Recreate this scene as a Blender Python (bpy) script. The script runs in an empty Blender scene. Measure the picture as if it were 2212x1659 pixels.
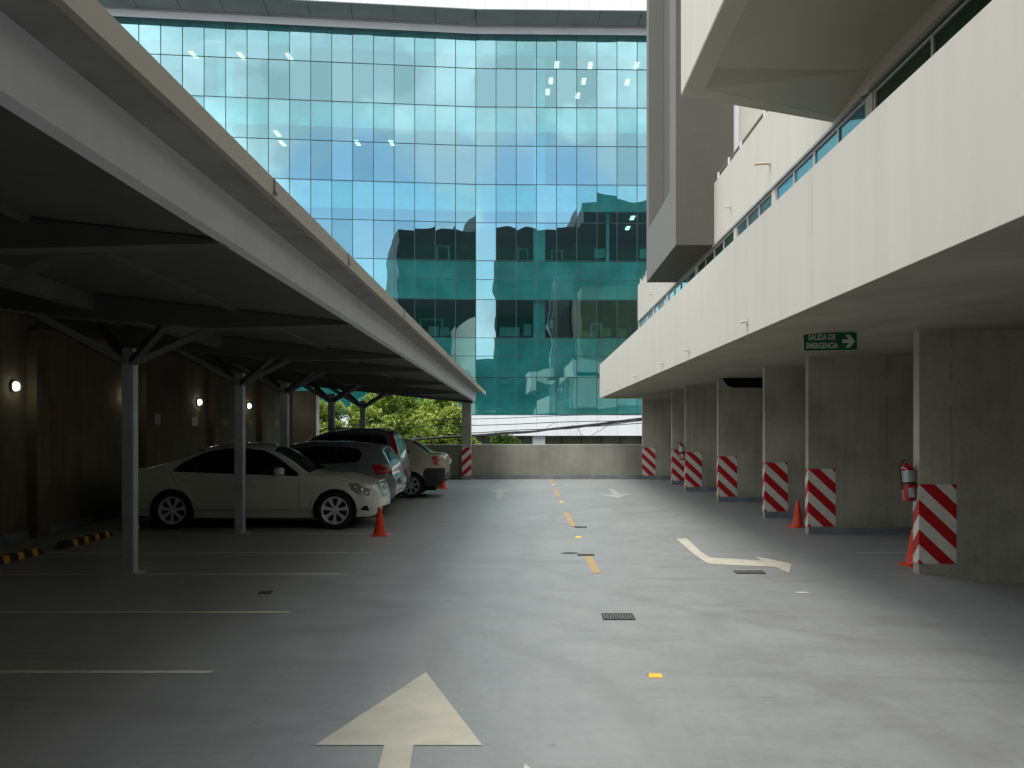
import bpy, math, random
import numpy as np
from mathutils import Vector, Matrix, Euler
R = math.radians
random.seed(7)
S = bpy.context.scene
COL = S.collection

# ------------------------------------------------------------------ camera, sky, sun, exposure
EYE = 1.70; VX = 1150.0; VY = 923.0; FP = 2050.0       # eye height, vanishing point and focal length in photo units (2212 wide)
cd = bpy.data.cameras.new("camera"); cam = bpy.data.objects.new("camera", cd); COL.objects.link(cam)
cam.location = (0, 0, EYE); cam.rotation_euler = (R(90), 0, 0)
cd.sensor_width = 36; cd.lens = 36 * FP / 2212
cd.shift_x = -(VX - 1106) / 2212; cd.shift_y = (VY - 829.5) / 2212
cd.clip_start = 0.05; cd.clip_end = 3000
S.camera = cam

SUN_DIR = Vector((-.30, -.34, .89)).normalized()       # towards the sun
sun_el = math.asin(SUN_DIR.z); sun_az = math.atan2(SUN_DIR.x, SUN_DIR.y)
W = bpy.data.worlds.new("World"); S.world = W; W.use_nodes = True
nt = W.node_tree; nt.nodes.clear()
def wn(t, **k):
    n = nt.nodes.new(t)
    for a, b in k.items(): setattr(n, a, b)
    return n
sky = wn('ShaderNodeTexSky', sky_type='NISHITA'); sky.sun_disc = False
sky.sun_elevation = sun_el; sky.sun_rotation = sun_az; sky.air_density = 1.0; sky.dust_density = 1.0
tc = wn('ShaderNodeTexCoord'); mp = wn('ShaderNodeMapping'); mp.inputs['Scale'].default_value = (1, 1, 1.7)
mp.inputs['Location'].default_value = (.35, 1.3, .0)
cn = wn('ShaderNodeTexNoise'); cn.inputs['Scale'].default_value = 2.3; cn.inputs['Detail'].default_value = 7; cn.inputs['Roughness'].default_value = .52
cr = wn('ShaderNodeValToRGB'); cr.color_ramp.elements[0].position = .30; cr.color_ramp.elements[1].position = .40
cn2 = wn('ShaderNodeTexNoise'); cn2.inputs['Scale'].default_value = 4.0; cn2.inputs['Detail'].default_value = 5
cr2 = wn('ShaderNodeValToRGB'); cr2.color_ramp.elements[0].position = .36; cr2.color_ramp.elements[1].position = .62
cr2.color_ramp.elements[0].color = (4.6, 5.0, 5.4, 1); cr2.color_ramp.elements[1].color = (10.2, 10.8, 11.3, 1)
mx = wn('ShaderNodeMix', data_type='RGBA'); bg = wn('ShaderNodeBackground'); bg.inputs['Strength'].default_value = .15
wo = wn('ShaderNodeOutputWorld')
vd = wn('ShaderNodeVectorMath', operation='DISTANCE'); vd.inputs[1].default_value = Vector((.045, -1, .20)).normalized()[:]
va = wn('ShaderNodeVectorMath', operation='MULTIPLY_ADD'); va.inputs[1].default_value = (.12, .12, .12); nt.links.new(cn.outputs['Color'], va.inputs[0]); nt.links.new(tc.outputs['Generated'], va.inputs[2])
vb = wn('ShaderNodeVectorMath', operation='SUBTRACT'); vb.inputs[1].default_value = (.06, .06, .06); nt.links.new(va.outputs[0], vb.inputs[0]); nt.links.new(vb.outputs[0], vd.inputs[0])
mh = wn('ShaderNodeMapRange', interpolation_type='SMOOTHSTEP'); mh.inputs['From Min'].default_value = .055; mh.inputs['From Max'].default_value = .115; mh.inputs['To Min'].default_value = .12
nt.links.new(vd.outputs['Value'], mh.inputs['Value']); mm_ = wn('ShaderNodeMath', operation='MULTIPLY'); nt.links.new(cr.outputs[0], mm_.inputs[0]); nt.links.new(mh.outputs[0], mm_.inputs[1]); nt.links.new(mm_.outputs[0], mx.inputs['Factor'])
for a, b in ((tc.outputs['Generated'], mp.inputs[0]), (mp.outputs[0], cn.inputs['Vector']), (mp.outputs[0], cn2.inputs['Vector']),
             (cn.outputs['Fac'], cr.inputs[0]), (cn2.outputs['Fac'], cr2.inputs[0]),
             (sky.outputs[0], mx.inputs[6]), (cr2.outputs[0], mx.inputs[7]), (mx.outputs[2], bg.inputs[0]), (bg.outputs[0], wo.inputs[0])):
    nt.links.new(a, b)
sd = bpy.data.lights.new("sun", 'SUN'); sd.energy = 1.4; sd.angle = R(25); sd.color = (1, .96, .89)
so = bpy.data.objects.new("sun", sd); COL.objects.link(so)
so.rotation_euler = (-SUN_DIR).to_track_quat('-Z', 'Y').to_euler()
S.view_settings.view_transform = 'Standard'; S.view_settings.look = 'None'
S.view_settings.exposure = 0.78; S.view_settings.gamma = 1
S.render.engine = 'CYCLES'
S.cycles.max_bounces = 8; S.cycles.diffuse_bounces = 4; S.cycles.glossy_bounces = 4; S.cycles.transparent_max_bounces = 10
S.cycles.use_denoising = True
S.cycles.sample_clamp_indirect = 6

# ------------------------------------------------------------------ materials
def newmat(name):
    m = bpy.data.materials.new(name); m.use_nodes = True
    return m, m.node_tree, m.node_tree.nodes, m.node_tree.links, m.node_tree.nodes['Principled BSDF']
def plain(name, col, rough=.5, metal=0, coat=0, var=.0, vs=8, emit=0, bump=0, bs=200, spec=None, alpha=None):
    m, t, n, l, b = newmat(name)
    b.inputs['Base Color'].default_value = (*col, 1); b.inputs['Roughness'].default_value = rough
    b.inputs['Metallic'].default_value = metal; b.inputs['Coat Weight'].default_value = coat
    if spec is not None: b.inputs['Specular IOR Level'].default_value = spec
    if emit:
        b.inputs['Emission Color'].default_value = (*col, 1); b.inputs['Emission Strength'].default_value = emit
    if var or bump:
        c = n.new('ShaderNodeTexCoord'); z = n.new('ShaderNodeTexNoise'); z.inputs['Scale'].default_value = vs; z.inputs['Detail'].default_value = 6
        l.new(c.outputs['Object'], z.inputs['Vector'])
        if var:
            q = n.new('ShaderNodeMapRange'); q.inputs['From Min'].default_value = .3; q.inputs['From Max'].default_value = .7
            q.inputs['To Min'].default_value = 1 - var; q.inputs['To Max'].default_value = 1 + var
            v = n.new('ShaderNodeVectorMath'); v.operation = 'SCALE'; v.inputs[0].default_value = col
            l.new(z.outputs['Fac'], q.inputs['Value']); l.new(q.outputs[0], v.inputs['Scale']); l.new(v.outputs[0], b.inputs['Base Color'])
        if bump:
            z2 = n.new('ShaderNodeTexNoise'); z2.inputs['Scale'].default_value = bs; z2.inputs['Detail'].default_value = 3
            l.new(c.outputs['Object'], z2.inputs['Vector'])
            u = n.new('ShaderNodeBump'); u.inputs['Strength'].default_value = bump; u.inputs['Distance'].default_value = .004
            l.new(z2.outputs['Fac'], u.inputs['Height']); l.new(u.outputs[0], b.inputs['Normal'])
    return m
def concrete(name, c0, c1, rough=.85, streak=.5, blotch=.6, sscale=(1.6, 1.6, .12), seams=None, grain=1.0):
    """two-tone mottled concrete with vertical run-off streaks (world-scale object coordinates)"""
    m, t, n, l, b = newmat(name)
    g = n.new('ShaderNodeNewGeometry')
    def noise(scale, det=5, vec=None, dist=0):
        z = n.new('ShaderNodeTexNoise'); z.inputs['Scale'].default_value = scale; z.inputs['Detail'].default_value = det
        z.inputs['Distortion'].default_value = dist
        l.new(vec or g.outputs['Position'], z.inputs['Vector']); return z.outputs['Fac']
    mpn = n.new('ShaderNodeMapping'); mpn.inputs['Scale'].default_value = sscale; l.new(g.outputs['Position'], mpn.inputs[0])
    a = noise(1.1, 6); s = noise(4.5, 5, mpn.outputs[0], .3); f = noise(26, 4); ff = noise(160, 2)
    def ma(op, x, y):
        k = n.new('ShaderNodeMath'); k.operation = op
        for i, q in enumerate((x, y)):
            if isinstance(q, (int, float)): k.inputs[i].default_value = q
            else: l.new(q, k.inputs[i])
        return k.outputs[0]
    v = ma('ADD', ma('MULTIPLY', ma('SUBTRACT', a, .5), blotch * 2.4), ma('MULTIPLY', ma('SUBTRACT', s, .5), streak * 2.4))
    v = ma('ADD', v, ma('MULTIPLY', ma('SUBTRACT', f, .5), .55 * grain)); v = ma('ADD', v, ma('MULTIPLY', ma('SUBTRACT', ff, .5), .3 * grain))
    v = ma('ADD', v, .5)
    if seams and seams < 2:      # splash dirt at the foot of the concrete
        sp_ = n.new('ShaderNodeSeparateXYZ'); l.new(g.outputs['Position'], sp_.inputs[0])
        gr = ma('SUBTRACT', ma('ADD', .10, ma('MULTIPLY', noise(3.3, 6), .5)), sp_.outputs[2]); gr = ma('MINIMUM', ma('MAXIMUM', gr, 0), .25)
        v = ma('SUBTRACT', v, ma('MULTIPLY', gr, 1.1))
    if seams:      # thin dark formwork joints every `seams` metres, partly worn away
        sep = n.new('ShaderNodeSeparateXYZ'); l.new(g.outputs['Position'], sep.inputs[0])
        fr = ma('FRACT', ma('DIVIDE', ma('ADD', ma('ADD', sep.outputs[0], sep.outputs[1]), ma('MULTIPLY', noise(1.5, 2), .05)), seams), 0)
        ln = ma('LESS_THAN', fr, .014); ln = ma('MULTIPLY', ln, ma('GREATER_THAN', noise(1.7, 3), .47))
        v = ma('SUBTRACT', v, ma('MULTIPLY', ln, .55))
    cr = n.new('ShaderNodeValToRGB'); cr.color_ramp.elements[0].color = (*c0, 1); cr.color_ramp.elements[1].color = (*c1, 1)
    l.new(v, cr.inputs[0]); l.new(cr.outputs[0], b.inputs['Base Color']); b.inputs['Roughness'].default_value = rough
    u = n.new('ShaderNodeBump'); u.inputs['Strength'].default_value = .25 * grain; u.inputs['Distance'].default_value = .01
    l.new(ma('ADD', f, ma('MULTIPLY', ff, .4)), u.inputs['Height']); l.new(u.outputs[0], b.inputs['Normal'])
    return m

def floor_material():
    m, t, n, l, b = newmat('sealed_deck')
    g = n.new('ShaderNodeNewGeometry')
    def mapd(sc, rot=0):
        q = n.new('ShaderNodeMapping'); q.inputs['Scale'].default_value = sc; q.inputs['Rotation'].default_value = (0, 0, rot)
        l.new(g.outputs['Position'], q.inputs[0]); return q.outputs[0]
    def noise(vec, scale, det=6, dist=0, rough=.5):
        z = n.new('ShaderNodeTexNoise'); z.inputs['Scale'].default_value = scale; z.inputs['Detail'].default_value = det
        z.inputs['Distortion'].default_value = dist; z.inputs['Roughness'].default_value = rough
        l.new(vec, z.inputs['Vector']); return z.outputs['Fac']
    def ma(op, x, y=0, clamp=False):
        k = n.new('ShaderNodeMath'); k.operation = op; k.use_clamp = clamp
        for i, q in enumerate((x, y)):
            if isinstance(q, (int, float)): k.inputs[i].default_value = q
            else: l.new(q, k.inputs[i])
        return k.outputs[0]
    P = g.outputs['Position']
    big = noise(P, .35, 5, .4); mid = noise(P, 1.6, 7, .8, .6); fine = noise(P, 14, 5); grain = noise(P, 120, 2)
    tyre = noise(mapd((3.2, .35, 1), R(8)), 1.5, 6, 1.2, .6); tyre2 = noise(mapd((.5, 3.0, 1), R(-18)), 1.3, 6, 1.5, .6)
    v = ma('ADD', ma('MULTIPLY', ma('SUBTRACT', big, .5), .6), ma('MULTIPLY', ma('SUBTRACT', mid, .5), .5))
    v = ma('ADD', v, ma('MULTIPLY', ma('SUBTRACT', tyre, .5), .38)); v = ma('ADD', v, ma('MULTIPLY', ma('SUBTRACT', tyre2, .5), .45))
    v = ma('ADD', v, ma('MULTIPLY', ma('SUBTRACT', fine, .5), .55)); v = ma('ADD', v, ma('MULTIPLY', ma('SUBTRACT', grain, .5), .6)); v = ma('ADD', v, .52)
    cr = n.new('ShaderNodeValToRGB'); e = cr.color_ramp.elements
    e[0].color = (.21, .208, .195, 1); e[1].color = (.335, .34, .33, 1)
    x = cr.color_ramp.elements.new(.5); x.color = (.275, .278, .27, 1)
    l.new(v, cr.inputs[0])
    # small dark spots and scuffs
    sp = noise(P, 3.1, 8, .6, .75); spm = ma('MULTIPLY', ma('SUBTRACT', sp, .60), 7, True)
    st = noise(mapd((.45, 3.2, 1), R(6)), .9, 4, .9, .5); stm = ma('MULTIPLY', ma('SUBTRACT', st, .60), 6, True)
    sx = n.new('ShaderNodeSeparateXYZ'); l.new(P, sx.inputs[0]); arcs = None
    for (cx_, cy_, rr, wd, am) in ((7.5, 13.5, 8.0, .10, .16), (7.5, 13.5, 9.45, .10, .16), (-6, 4.0, 7.2, .11, .14), (-6, 4.0, 8.6, .11, .14), (-5.5, 19, 6.4, .09, .14), (-5.5, 19, 7.7, .09, .14), (9, 8, 10.1, .1, .12), (-2, -30, 39, .12, .10), (-2, -30, 40.4, .12, .10)):
        dx = ma('SUBTRACT', sx.outputs[0], cx_); dy = ma('SUBTRACT', sx.outputs[1], cy_)
        dd = ma('SQRT', ma('ADD', ma('MULTIPLY', dx, dx), ma('MULTIPLY', dy, dy))); dd = ma('ADD', dd, ma('MULTIPLY', big, .8))
        q_ = ma('MULTIPLY', ma('SUBTRACT', wd * 1.6, ma('ABSOLUTE', ma('SUBTRACT', dd, rr))), 1 / (wd * .9), True)
        q_ = ma('MULTIPLY', ma('MULTIPLY', q_, ma('MULTIPLY', ma('SUBTRACT', tyre2, .38), 3.5, True)), am * 1.7)
        arcs = q_ if arcs is None else ma('MAXIMUM', arcs, q_)
    vo = n.new('ShaderNodeTexVoronoi'); vo.feature = 'DISTANCE_TO_EDGE'; vo.inputs['Scale'].default_value = .23
    vm = n.new('ShaderNodeVectorMath'); vm.operation = 'ADD'; zn = n.new('ShaderNodeTexNoise'); zn.inputs['Scale'].default_value = 1.4; zn.inputs['Detail'].default_value = 5
    l.new(P, zn.inputs['Vector']); l.new(P, vm.inputs[0]); l.new(zn.outputs['Color'], vm.inputs[1]); l.new(vm.outputs[0], vo.inputs['Vector'])
    crk = ma('MULTIPLY', ma('LESS_THAN', vo.outputs['Distance'], .0022), ma('MULTIPLY', ma('GREATER_THAN', mid, .55), .22))
    mk = ma('MAXIMUM', ma('MAXIMUM', ma('MULTIPLY', spm, .6), ma('MULTIPLY', stm, .4)), ma('MAXIMUM', arcs, crk))
    mm = n.new('ShaderNodeMix'); mm.data_type = 'RGBA'; mm.inputs[7].default_value = (.105, .10, .085, 1)
    l.new(mk, mm.inputs['Factor']); l.new(cr.outputs[0], mm.inputs[6])
    l.new(mm.outputs[2], b.inputs['Base Color'])
    rg = n.new('ShaderNodeMapRange'); rg.inputs['From Min'].default_value = .3; rg.inputs['From Max'].default_value = .7
    rg.inputs['To Min'].default_value = .40; rg.inputs['To Max'].default_value = .56
    l.new(mid, rg.inputs['Value']); l.new(rg.outputs[0], b.inputs['Roughness'])
    u = n.new('ShaderNodeBump'); u.inputs['Strength'].default_value = .12; u.inputs['Distance'].default_value = .004
    l.new(ma('ADD', fine, grain), u.inputs['Height']); l.new(u.outputs[0], b.inputs['Normal'])
    return m

def stripe_material():
    m, t, n, l, b = newmat('red_white_stripes')
    c = n.new('ShaderNodeTexCoord'); s = n.new('ShaderNodeSeparateXYZ'); l.new(c.outputs['Object'], s.inputs[0])
    def ma(op, x, y=0):
        k = n.new('ShaderNodeMath'); k.operation = op
        for i, q in enumerate((x, y)):
            if isinstance(q, (int, float)): k.inputs[i].default_value = q
            else: l.new(q, k.inputs[i])
        return k.outputs[0]
    d = ma('SUBTRACT', ma('MULTIPLY', s.outputs[2], -1), ma('MULTIPLY', ma('ADD', ma('ABSOLUTE', s.outputs[0]), ma('ABSOLUTE', s.outputs[1])), .94))
    fr = ma('FRACT', ma('ADD', ma('DIVIDE', d, .345), 10.0))
    g = ma('GREATER_THAN', fr, .5)
    z = n.new('ShaderNodeTexNoise'); z.inputs['Scale'].default_value = 14; z.inputs['Detail'].default_value = 6; l.new(c.outputs['Object'], z.inputs['Vector'])
    mm = n.new('ShaderNodeMix'); mm.data_type = 'RGBA'; mm.inputs[6].default_value = (.74, .70, .63, 1); mm.inputs[7].default_value = (.52, .006, .009, 1)
    l.new(g, mm.inputs['Factor'])
    m2 = n.new('ShaderNodeMix'); m2.data_type = 'RGBA'; m2.blend_type = 'MULTIPLY'; m2.inputs['Factor'].default_value = .4
    l.new(mm.outputs[2], m2.inputs[6]); l.new(z.outputs['Color'], m2.inputs[7])
    r = n.new('ShaderNodeMapRange'); r.inputs['To Min'].default_value = .75; r.inputs['To Max'].default_value = 1.15
    l.new(z.outputs['Fac'], r.inputs['Value'])
    v = n.new('ShaderNodeVectorMath'); v.operation = 'SCALE'; l.new(mm.outputs[2], v.inputs[0]); l.new(r.outputs[0], v.inputs['Scale'])
    oi = n.new('ShaderNodeObjectInfo'); mp_ = n.new('ShaderNodeMapping'); mp_.inputs['Scale'].default_value = (3, 3, 16); l.new(c.outputs['Object'], mp_.inputs[0])
    cv = n.new('ShaderNodeCombineXYZ'); rr_ = n.new('ShaderNodeMath'); rr_.operation = 'MULTIPLY'; rr_.inputs[1].default_value = 40; l.new(oi.outputs['Random'], rr_.inputs[0]); l.new(rr_.outputs[0], cv.inputs[0]); l.new(rr_.outputs[0], cv.inputs[2]); l.new(cv.outputs[0], mp_.inputs['Location'])
    zs = n.new('ShaderNodeTexNoise'); zs.inputs['Scale'].default_value = 1.6; zs.inputs['Detail'].default_value = 9; zs.inputs['Roughness'].default_value = .65; l.new(mp_.outputs[0], zs.inputs['Vector'])
    qs = n.new('ShaderNodeMapRange'); qs.inputs['From Min'].default_value = .62; qs.inputs['From Max'].default_value = .68; qs.inputs['To Max'].default_value = .5; l.new(zs.outputs['Fac'], qs.inputs['Value'])
    xs_ = n.new('ShaderNodeMix'); xs_.data_type = 'RGBA'; xs_.inputs[7].default_value = (.12, .11, .10, 1); l.new(qs.outputs[0], xs_.inputs['Factor']); l.new(v.outputs[0], xs_.inputs[6])
    l.new(xs_.outputs[2], b.inputs['Base Color']); b.inputs['Roughness'].default_value = .45
    return m

def curtain_glass(name='teal_reflective_glass', mixf=.47, tint=(.52, .86, .90)):
    m, t, n, l, b = newmat(name)
    n.remove(b); out = n['Material Output']
    gl = n.new('ShaderNodeBsdfGlossy'); gl.inputs['Color'].default_value = (*tint, 1); gl.inputs['Roughness'].default_value = .008
    tr = n.new('ShaderNodeBsdfTransparent'); tr.inputs['Color'].default_value = (.24, .70, .69, 1)
    mi = n.new('ShaderNodeMixShader'); mi.inputs[0].default_value = mixf
    g = n.new('ShaderNodeNewGeometry'); z = n.new('ShaderNodeTexNoise'); z.inputs['Scale'].default_value = .55; z.inputs['Detail'].default_value = 1
    bu = n.new('ShaderNodeBump'); bu.inputs['Strength'].default_value = 1; bu.inputs['Distance'].default_value = .009
    l.new(g.outputs['Position'], z.inputs['Vector']); l.new(z.outputs['Fac'], bu.inputs['Height']); l.new(bu.outputs[0], gl.inputs['Normal'])
    l.new(tr.outputs[0], mi.inputs[1]); l.new(gl.outputs[0], mi.inputs[2]); l.new(mi.outputs[0], out.inputs[0])
    return m

def road_paint(name, col, wear=.57):
    m, t, n, l, b = newmat(name)
    g = n.new('ShaderNodeNewGeometry')
    def noise(sc, det, rough=.6):
        z = n.new('ShaderNodeTexNoise'); z.inputs['Scale'].default_value = sc; z.inputs['Detail'].default_value = det; z.inputs['Roughness'].default_value = rough
        l.new(g.outputs['Position'], z.inputs['Vector']); return z.outputs['Fac']
    q = n.new('ShaderNodeMapRange'); q.inputs['From Min'].default_value = wear; q.inputs['From Max'].default_value = wear + .05; l.new(noise(5, 12, .78), q.inputs['Value'])
    q2 = n.new('ShaderNodeMapRange'); q2.inputs['From Min'].default_value = .3; q2.inputs['From Max'].default_value = .7; q2.inputs['To Min'].default_value = .86; q2.inputs['To Max'].default_value = 1.1; l.new(noise(3, 6), q2.inputs['Value'])
    v = n.new('ShaderNodeVectorMath'); v.operation = 'SCALE'; v.inputs[0].default_value = col; l.new(q2.outputs[0], v.inputs['Scale'])
    k = n.new('ShaderNodeMath'); k.operation = 'MULTIPLY'; k.inputs[1].default_value = .75; l.new(q.outputs[0], k.inputs[0])
    x = n.new('ShaderNodeMix'); x.data_type = 'RGBA'; x.inputs[7].default_value = (.27, .272, .262, 1); l.new(k.outputs[0], x.inputs['Factor']); l.new(v.outputs[0], x.inputs[6])
    l.new(x.outputs[2], b.inputs['Base Color']); b.inputs['Roughness'].default_value = .6
    return m
def paint(name, col, metal=0.0, rough=.35, coat=1.0):
    m = plain(name, col, rough, metal, coat, var=.04, vs=2)
    m.node_tree.nodes['Principled BSDF'].inputs['Coat Roughness'].default_value = .06
    return m

M = {}
M['floor'] = floor_material()
M['asphalt'] = plain('asphalt', (.05, .05, .05), .9, var=.3, vs=.5)
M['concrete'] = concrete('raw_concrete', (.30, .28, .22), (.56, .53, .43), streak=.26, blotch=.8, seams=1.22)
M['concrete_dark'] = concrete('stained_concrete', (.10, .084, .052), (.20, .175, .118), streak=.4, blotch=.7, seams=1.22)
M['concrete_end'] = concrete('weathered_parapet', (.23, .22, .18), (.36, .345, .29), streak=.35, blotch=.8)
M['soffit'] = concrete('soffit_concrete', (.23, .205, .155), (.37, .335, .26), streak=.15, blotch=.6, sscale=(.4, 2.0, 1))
M['cream'] = concrete('cream_render', (.47, .432, .365), (.57, .53, .455), rough=.8, streak=.36, blotch=.15, sscale=(.9, .9, .05), grain=.3, seams=4.83)
M['cream_clean'] = concrete('cream_smooth', (.46, .425, .34), (.54, .50, .405), rough=.8, streak=.12, blotch=.15, grain=.4)
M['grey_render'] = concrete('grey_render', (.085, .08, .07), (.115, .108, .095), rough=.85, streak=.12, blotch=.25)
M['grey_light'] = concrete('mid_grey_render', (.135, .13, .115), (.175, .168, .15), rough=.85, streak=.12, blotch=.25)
M['tower_dark'] = plain('dark_tower_cladding', (.012, .013, .014), .6, var=.3, vs=.3)
M['stain'] = plain('rust_stain', (.26, .22, .15), .9, var=.2, vs=30)
M['skirt'] = plain('blue_grey_skirting', (.20, .215, .235), .6, var=.25, vs=3)
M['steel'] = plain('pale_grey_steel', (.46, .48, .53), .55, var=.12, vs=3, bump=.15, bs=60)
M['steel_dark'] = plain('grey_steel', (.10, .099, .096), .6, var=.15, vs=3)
M['fascia'] = concrete('fascia_sheet', (.68, .68, .69), (.80, .80, .81), rough=.6, streak=.4, blotch=.3, grain=.4)
M['lip'] = concrete('flashing', (.37, .335, .275), (.46, .42, .35), rough=.6, grain=.3, streak=.15, blotch=.25)
M['gutter'] = plain('gutter_metal', (.24, .235, .235), .6, var=.2, vs=3)
M['white_line'] = road_paint('worn_white_paint', (.62, .60, .54), .56)
M['cream_mark'] = road_paint('cream_road_paint', (.57, .53, .42), .60)
M['faded_mark'] = road_paint('faded_road_paint', (.40, .40, .35), .50)
M['yellow_mark'] = road_paint('yellow_road_paint', (.45, .30, .12), .55)
M['stripe'] = stripe_material()
M['glass'] = curtain_glass(); M['glass_b'] = curtain_glass('teal_glass_paler', .50, (.55, .88, .91)); M['glass_c'] = curtain_glass('teal_glass_deeper', .43, (.48, .83, .86))
M['mullion'] = plain('dark_teal_mullion', (.012, .045, .05), .4)
M['white_clad'] = plain('white_cladding', (.80, .80, .80), .45, var=.05, vs=.7)
M['clad_joint'] = plain('cladding_joint', (.45, .45, .46), .7)
M['grey_clad'] = plain('grey_soffit_panel', (.42, .415, .41), .5, var=.12, vs=.6)
M['inner_panel'] = plain('pale_spandrel', (.62, .64, .63), .8, var=.28, vs=.7)
M['inner_wall'] = plain('office_wall', (.10, .10, .10), .9, var=.4, vs=.4)
M['inner_floor'] = plain('office_floor', (.06, .06, .06), .9)
M['inner_ceil'] = plain('office_ceiling', (.35, .35, .34), .9)
M['lamp_panel'] = plain('lit_ceiling_panel', (1.0, .93, .68), .5, emit=3.2)
M['desk'] = plain('pale_desk', (.55, .55, .53), .6); M['desk_dark'] = plain('dark_chair', (.02, .02, .02), .6); M['box_brown'] = plain('cardboard', (.35, .24, .10), .8)
M['lower_wall'] = plain('olive_wall', (.16, .17, .11), .5, var=.2, vs=.8)
M['win_glass'] = plain('window_glass', (.05, .22, .27), .08, spec=1.0, metal=.55); M['win_glass_dark'] = plain('dark_green_glass', (.008, .03, .018), .25, spec=.3)
M['win_frame'] = plain('window_frame', (.42, .41, .40), .5)
M['railm'] = plain('rail_metal', (.20, .19, .16), .5); M['post'] = plain('bright_rail_post', (.75, .75, .76), .4)
M['rubber'] = plain('black_rubber', (.012, .012, .012), .75, var=.2, vs=20); M['tyre'] = plain('tyre', (.014, .014, .014), .8)
M['alloy'] = plain('alloy_rim', (.80, .80, .82), .3, metal=.25, coat=.5); M['alloy_dull'] = plain('dull_rim', (.42, .42, .43), .4, metal=.3)
M['chrome'] = plain('chrome', (.75, .75, .76), .12, metal=1); M['black_plastic'] = plain('black_plastic', (.018, .018, .020), .5)
M['trim'] = plain('gap_black', (.01, .01, .01), .8); M['car_glass'] = plain('tinted_car_glass', (.004, .005, .006), .04, spec=.6)
M['windscreen'] = plain('windscreen_glass', (.012, .024, .022), .04, spec=.7)
M['white_paint'] = paint('ivory_car_paint', (.66, .67, .59)); M['silver_paint'] = paint('silver_car_paint', (.20, .21, .235), .35)
M['grey_paint'] = paint('grey_car_paint', (.13, .13, .135), .3); M['beige_paint'] = paint('champagne_car_paint', (.47, .46, .36), .2)
M['red_lamp'] = plain('red_lamp', (.35, .004, .006), .12, coat=1, spec=.8); M['head_lamp'] = plain('headlamp_glass', (.34, .36, .33), .12, metal=.4, coat=1)
M['lens'] = plain('bright_lens', (.85, .88, .88), .1, metal=.6, coat=1); M['plate'] = plain('number_plate', (.55, .55, .52), .4)
M['cone'] = plain('orange_pvc', (.75, .055, .018), .38, var=.1, vs=18); M['ext_red'] = plain('extinguisher_red', (.36, .006, .010), .22, coat=.7)
M['silver_label'] = plain('silver_label', (.55, .56, .56), .35, metal=.4, var=.3, vs=30); M['paper'] = plain('paper', (.50, .50, .50), .8, var=.12, vs=12)
M['paper_pink'] = plain('pink_sign', (.30, .07, .08), .7, var=.15, vs=12); M['paper_yellow'] = plain('yellow_notice', (.30, .26, .05), .8, var=.2, vs=12)
M['stop_yellow'] = plain('yellow_band', (.72, .36, .02), .5); M['stop_black'] = plain('recycled_rubber', (.035, .026, .02), .85, var=.3, vs=20)
M['stud'] = plain('yellow_stud', (.95, .58, .05), .3); M['stud_body'] = plain('stud_body', (.42, .30, .15), .5)
M['grate_bar'] = plain('worn_iron', (.15, .15, .145), .5, var=.4, vs=30)
M['grate'] = plain('cast_iron', (.045, .045, .045), .6, var=.2, vs=20); M['pit'] = plain('drain_pit', (.01, .01, .01), .9)
M['sign_green'] = plain('sign_green', (.004, .115, .058), .45, var=.08, vs=5); M['sign_white'] = plain('sign_white', (.62, .66, .60), .5)
M['bulb'] = plain('lit_lamp_glass', (1, .97, .80), .4, emit=5); M['lamp_base'] = plain('lamp_base', (.3, .3, .28), .5)
M['cable'] = plain('black_cable', (.012, .012, .012), .6); M['bark'] = plain('bark', (.09, .065, .045), .9, var=.3, vs=6)

def leaf_material(name, a, bcol):
    m, t, n, l, b = newmat(name)
    c = n.new('ShaderNodeNewGeometry'); z = n.new('ShaderNodeTexNoise'); z.inputs['Scale'].default_value = 1.6; z.inputs['Detail'].default_value = 4
    l.new(c.outputs['Position'], z.inputs['Vector'])
    cr = n.new('ShaderNodeValToRGB'); cr.color_ramp.elements[0].position = .38; cr.color_ramp.elements[1].position = .62
    cr.color_ramp.elements[0].color = (*a, 1); cr.color_ramp.elements[1].color = (*bcol, 1)
    l.new(z.outputs['Fac'], cr.inputs[0]); l.new(cr.outputs[0], b.inputs['Base Color'])
    b.inputs['Roughness'].default_value = .55
    tl = n.new('ShaderNodeBsdfTranslucent'); l.new(cr.outputs[0], tl.inputs[0]); mi = n.new('ShaderNodeMixShader'); mi.inputs[0].default_value = .35
    o = n['Material Output']; l.new(b.outputs[0], mi.inputs[1]); l.new(tl.outputs[0], mi.inputs[2]); l.new(mi.outputs[0], o.inputs[0])
    return m
M['leaf'] = leaf_material('lime_leaves', (.10, .19, .012), (.36, .42, .07)); M['leaf2'] = leaf_material('green_leaves', (.04, .10, .015), (.10, .19, .02))

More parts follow.
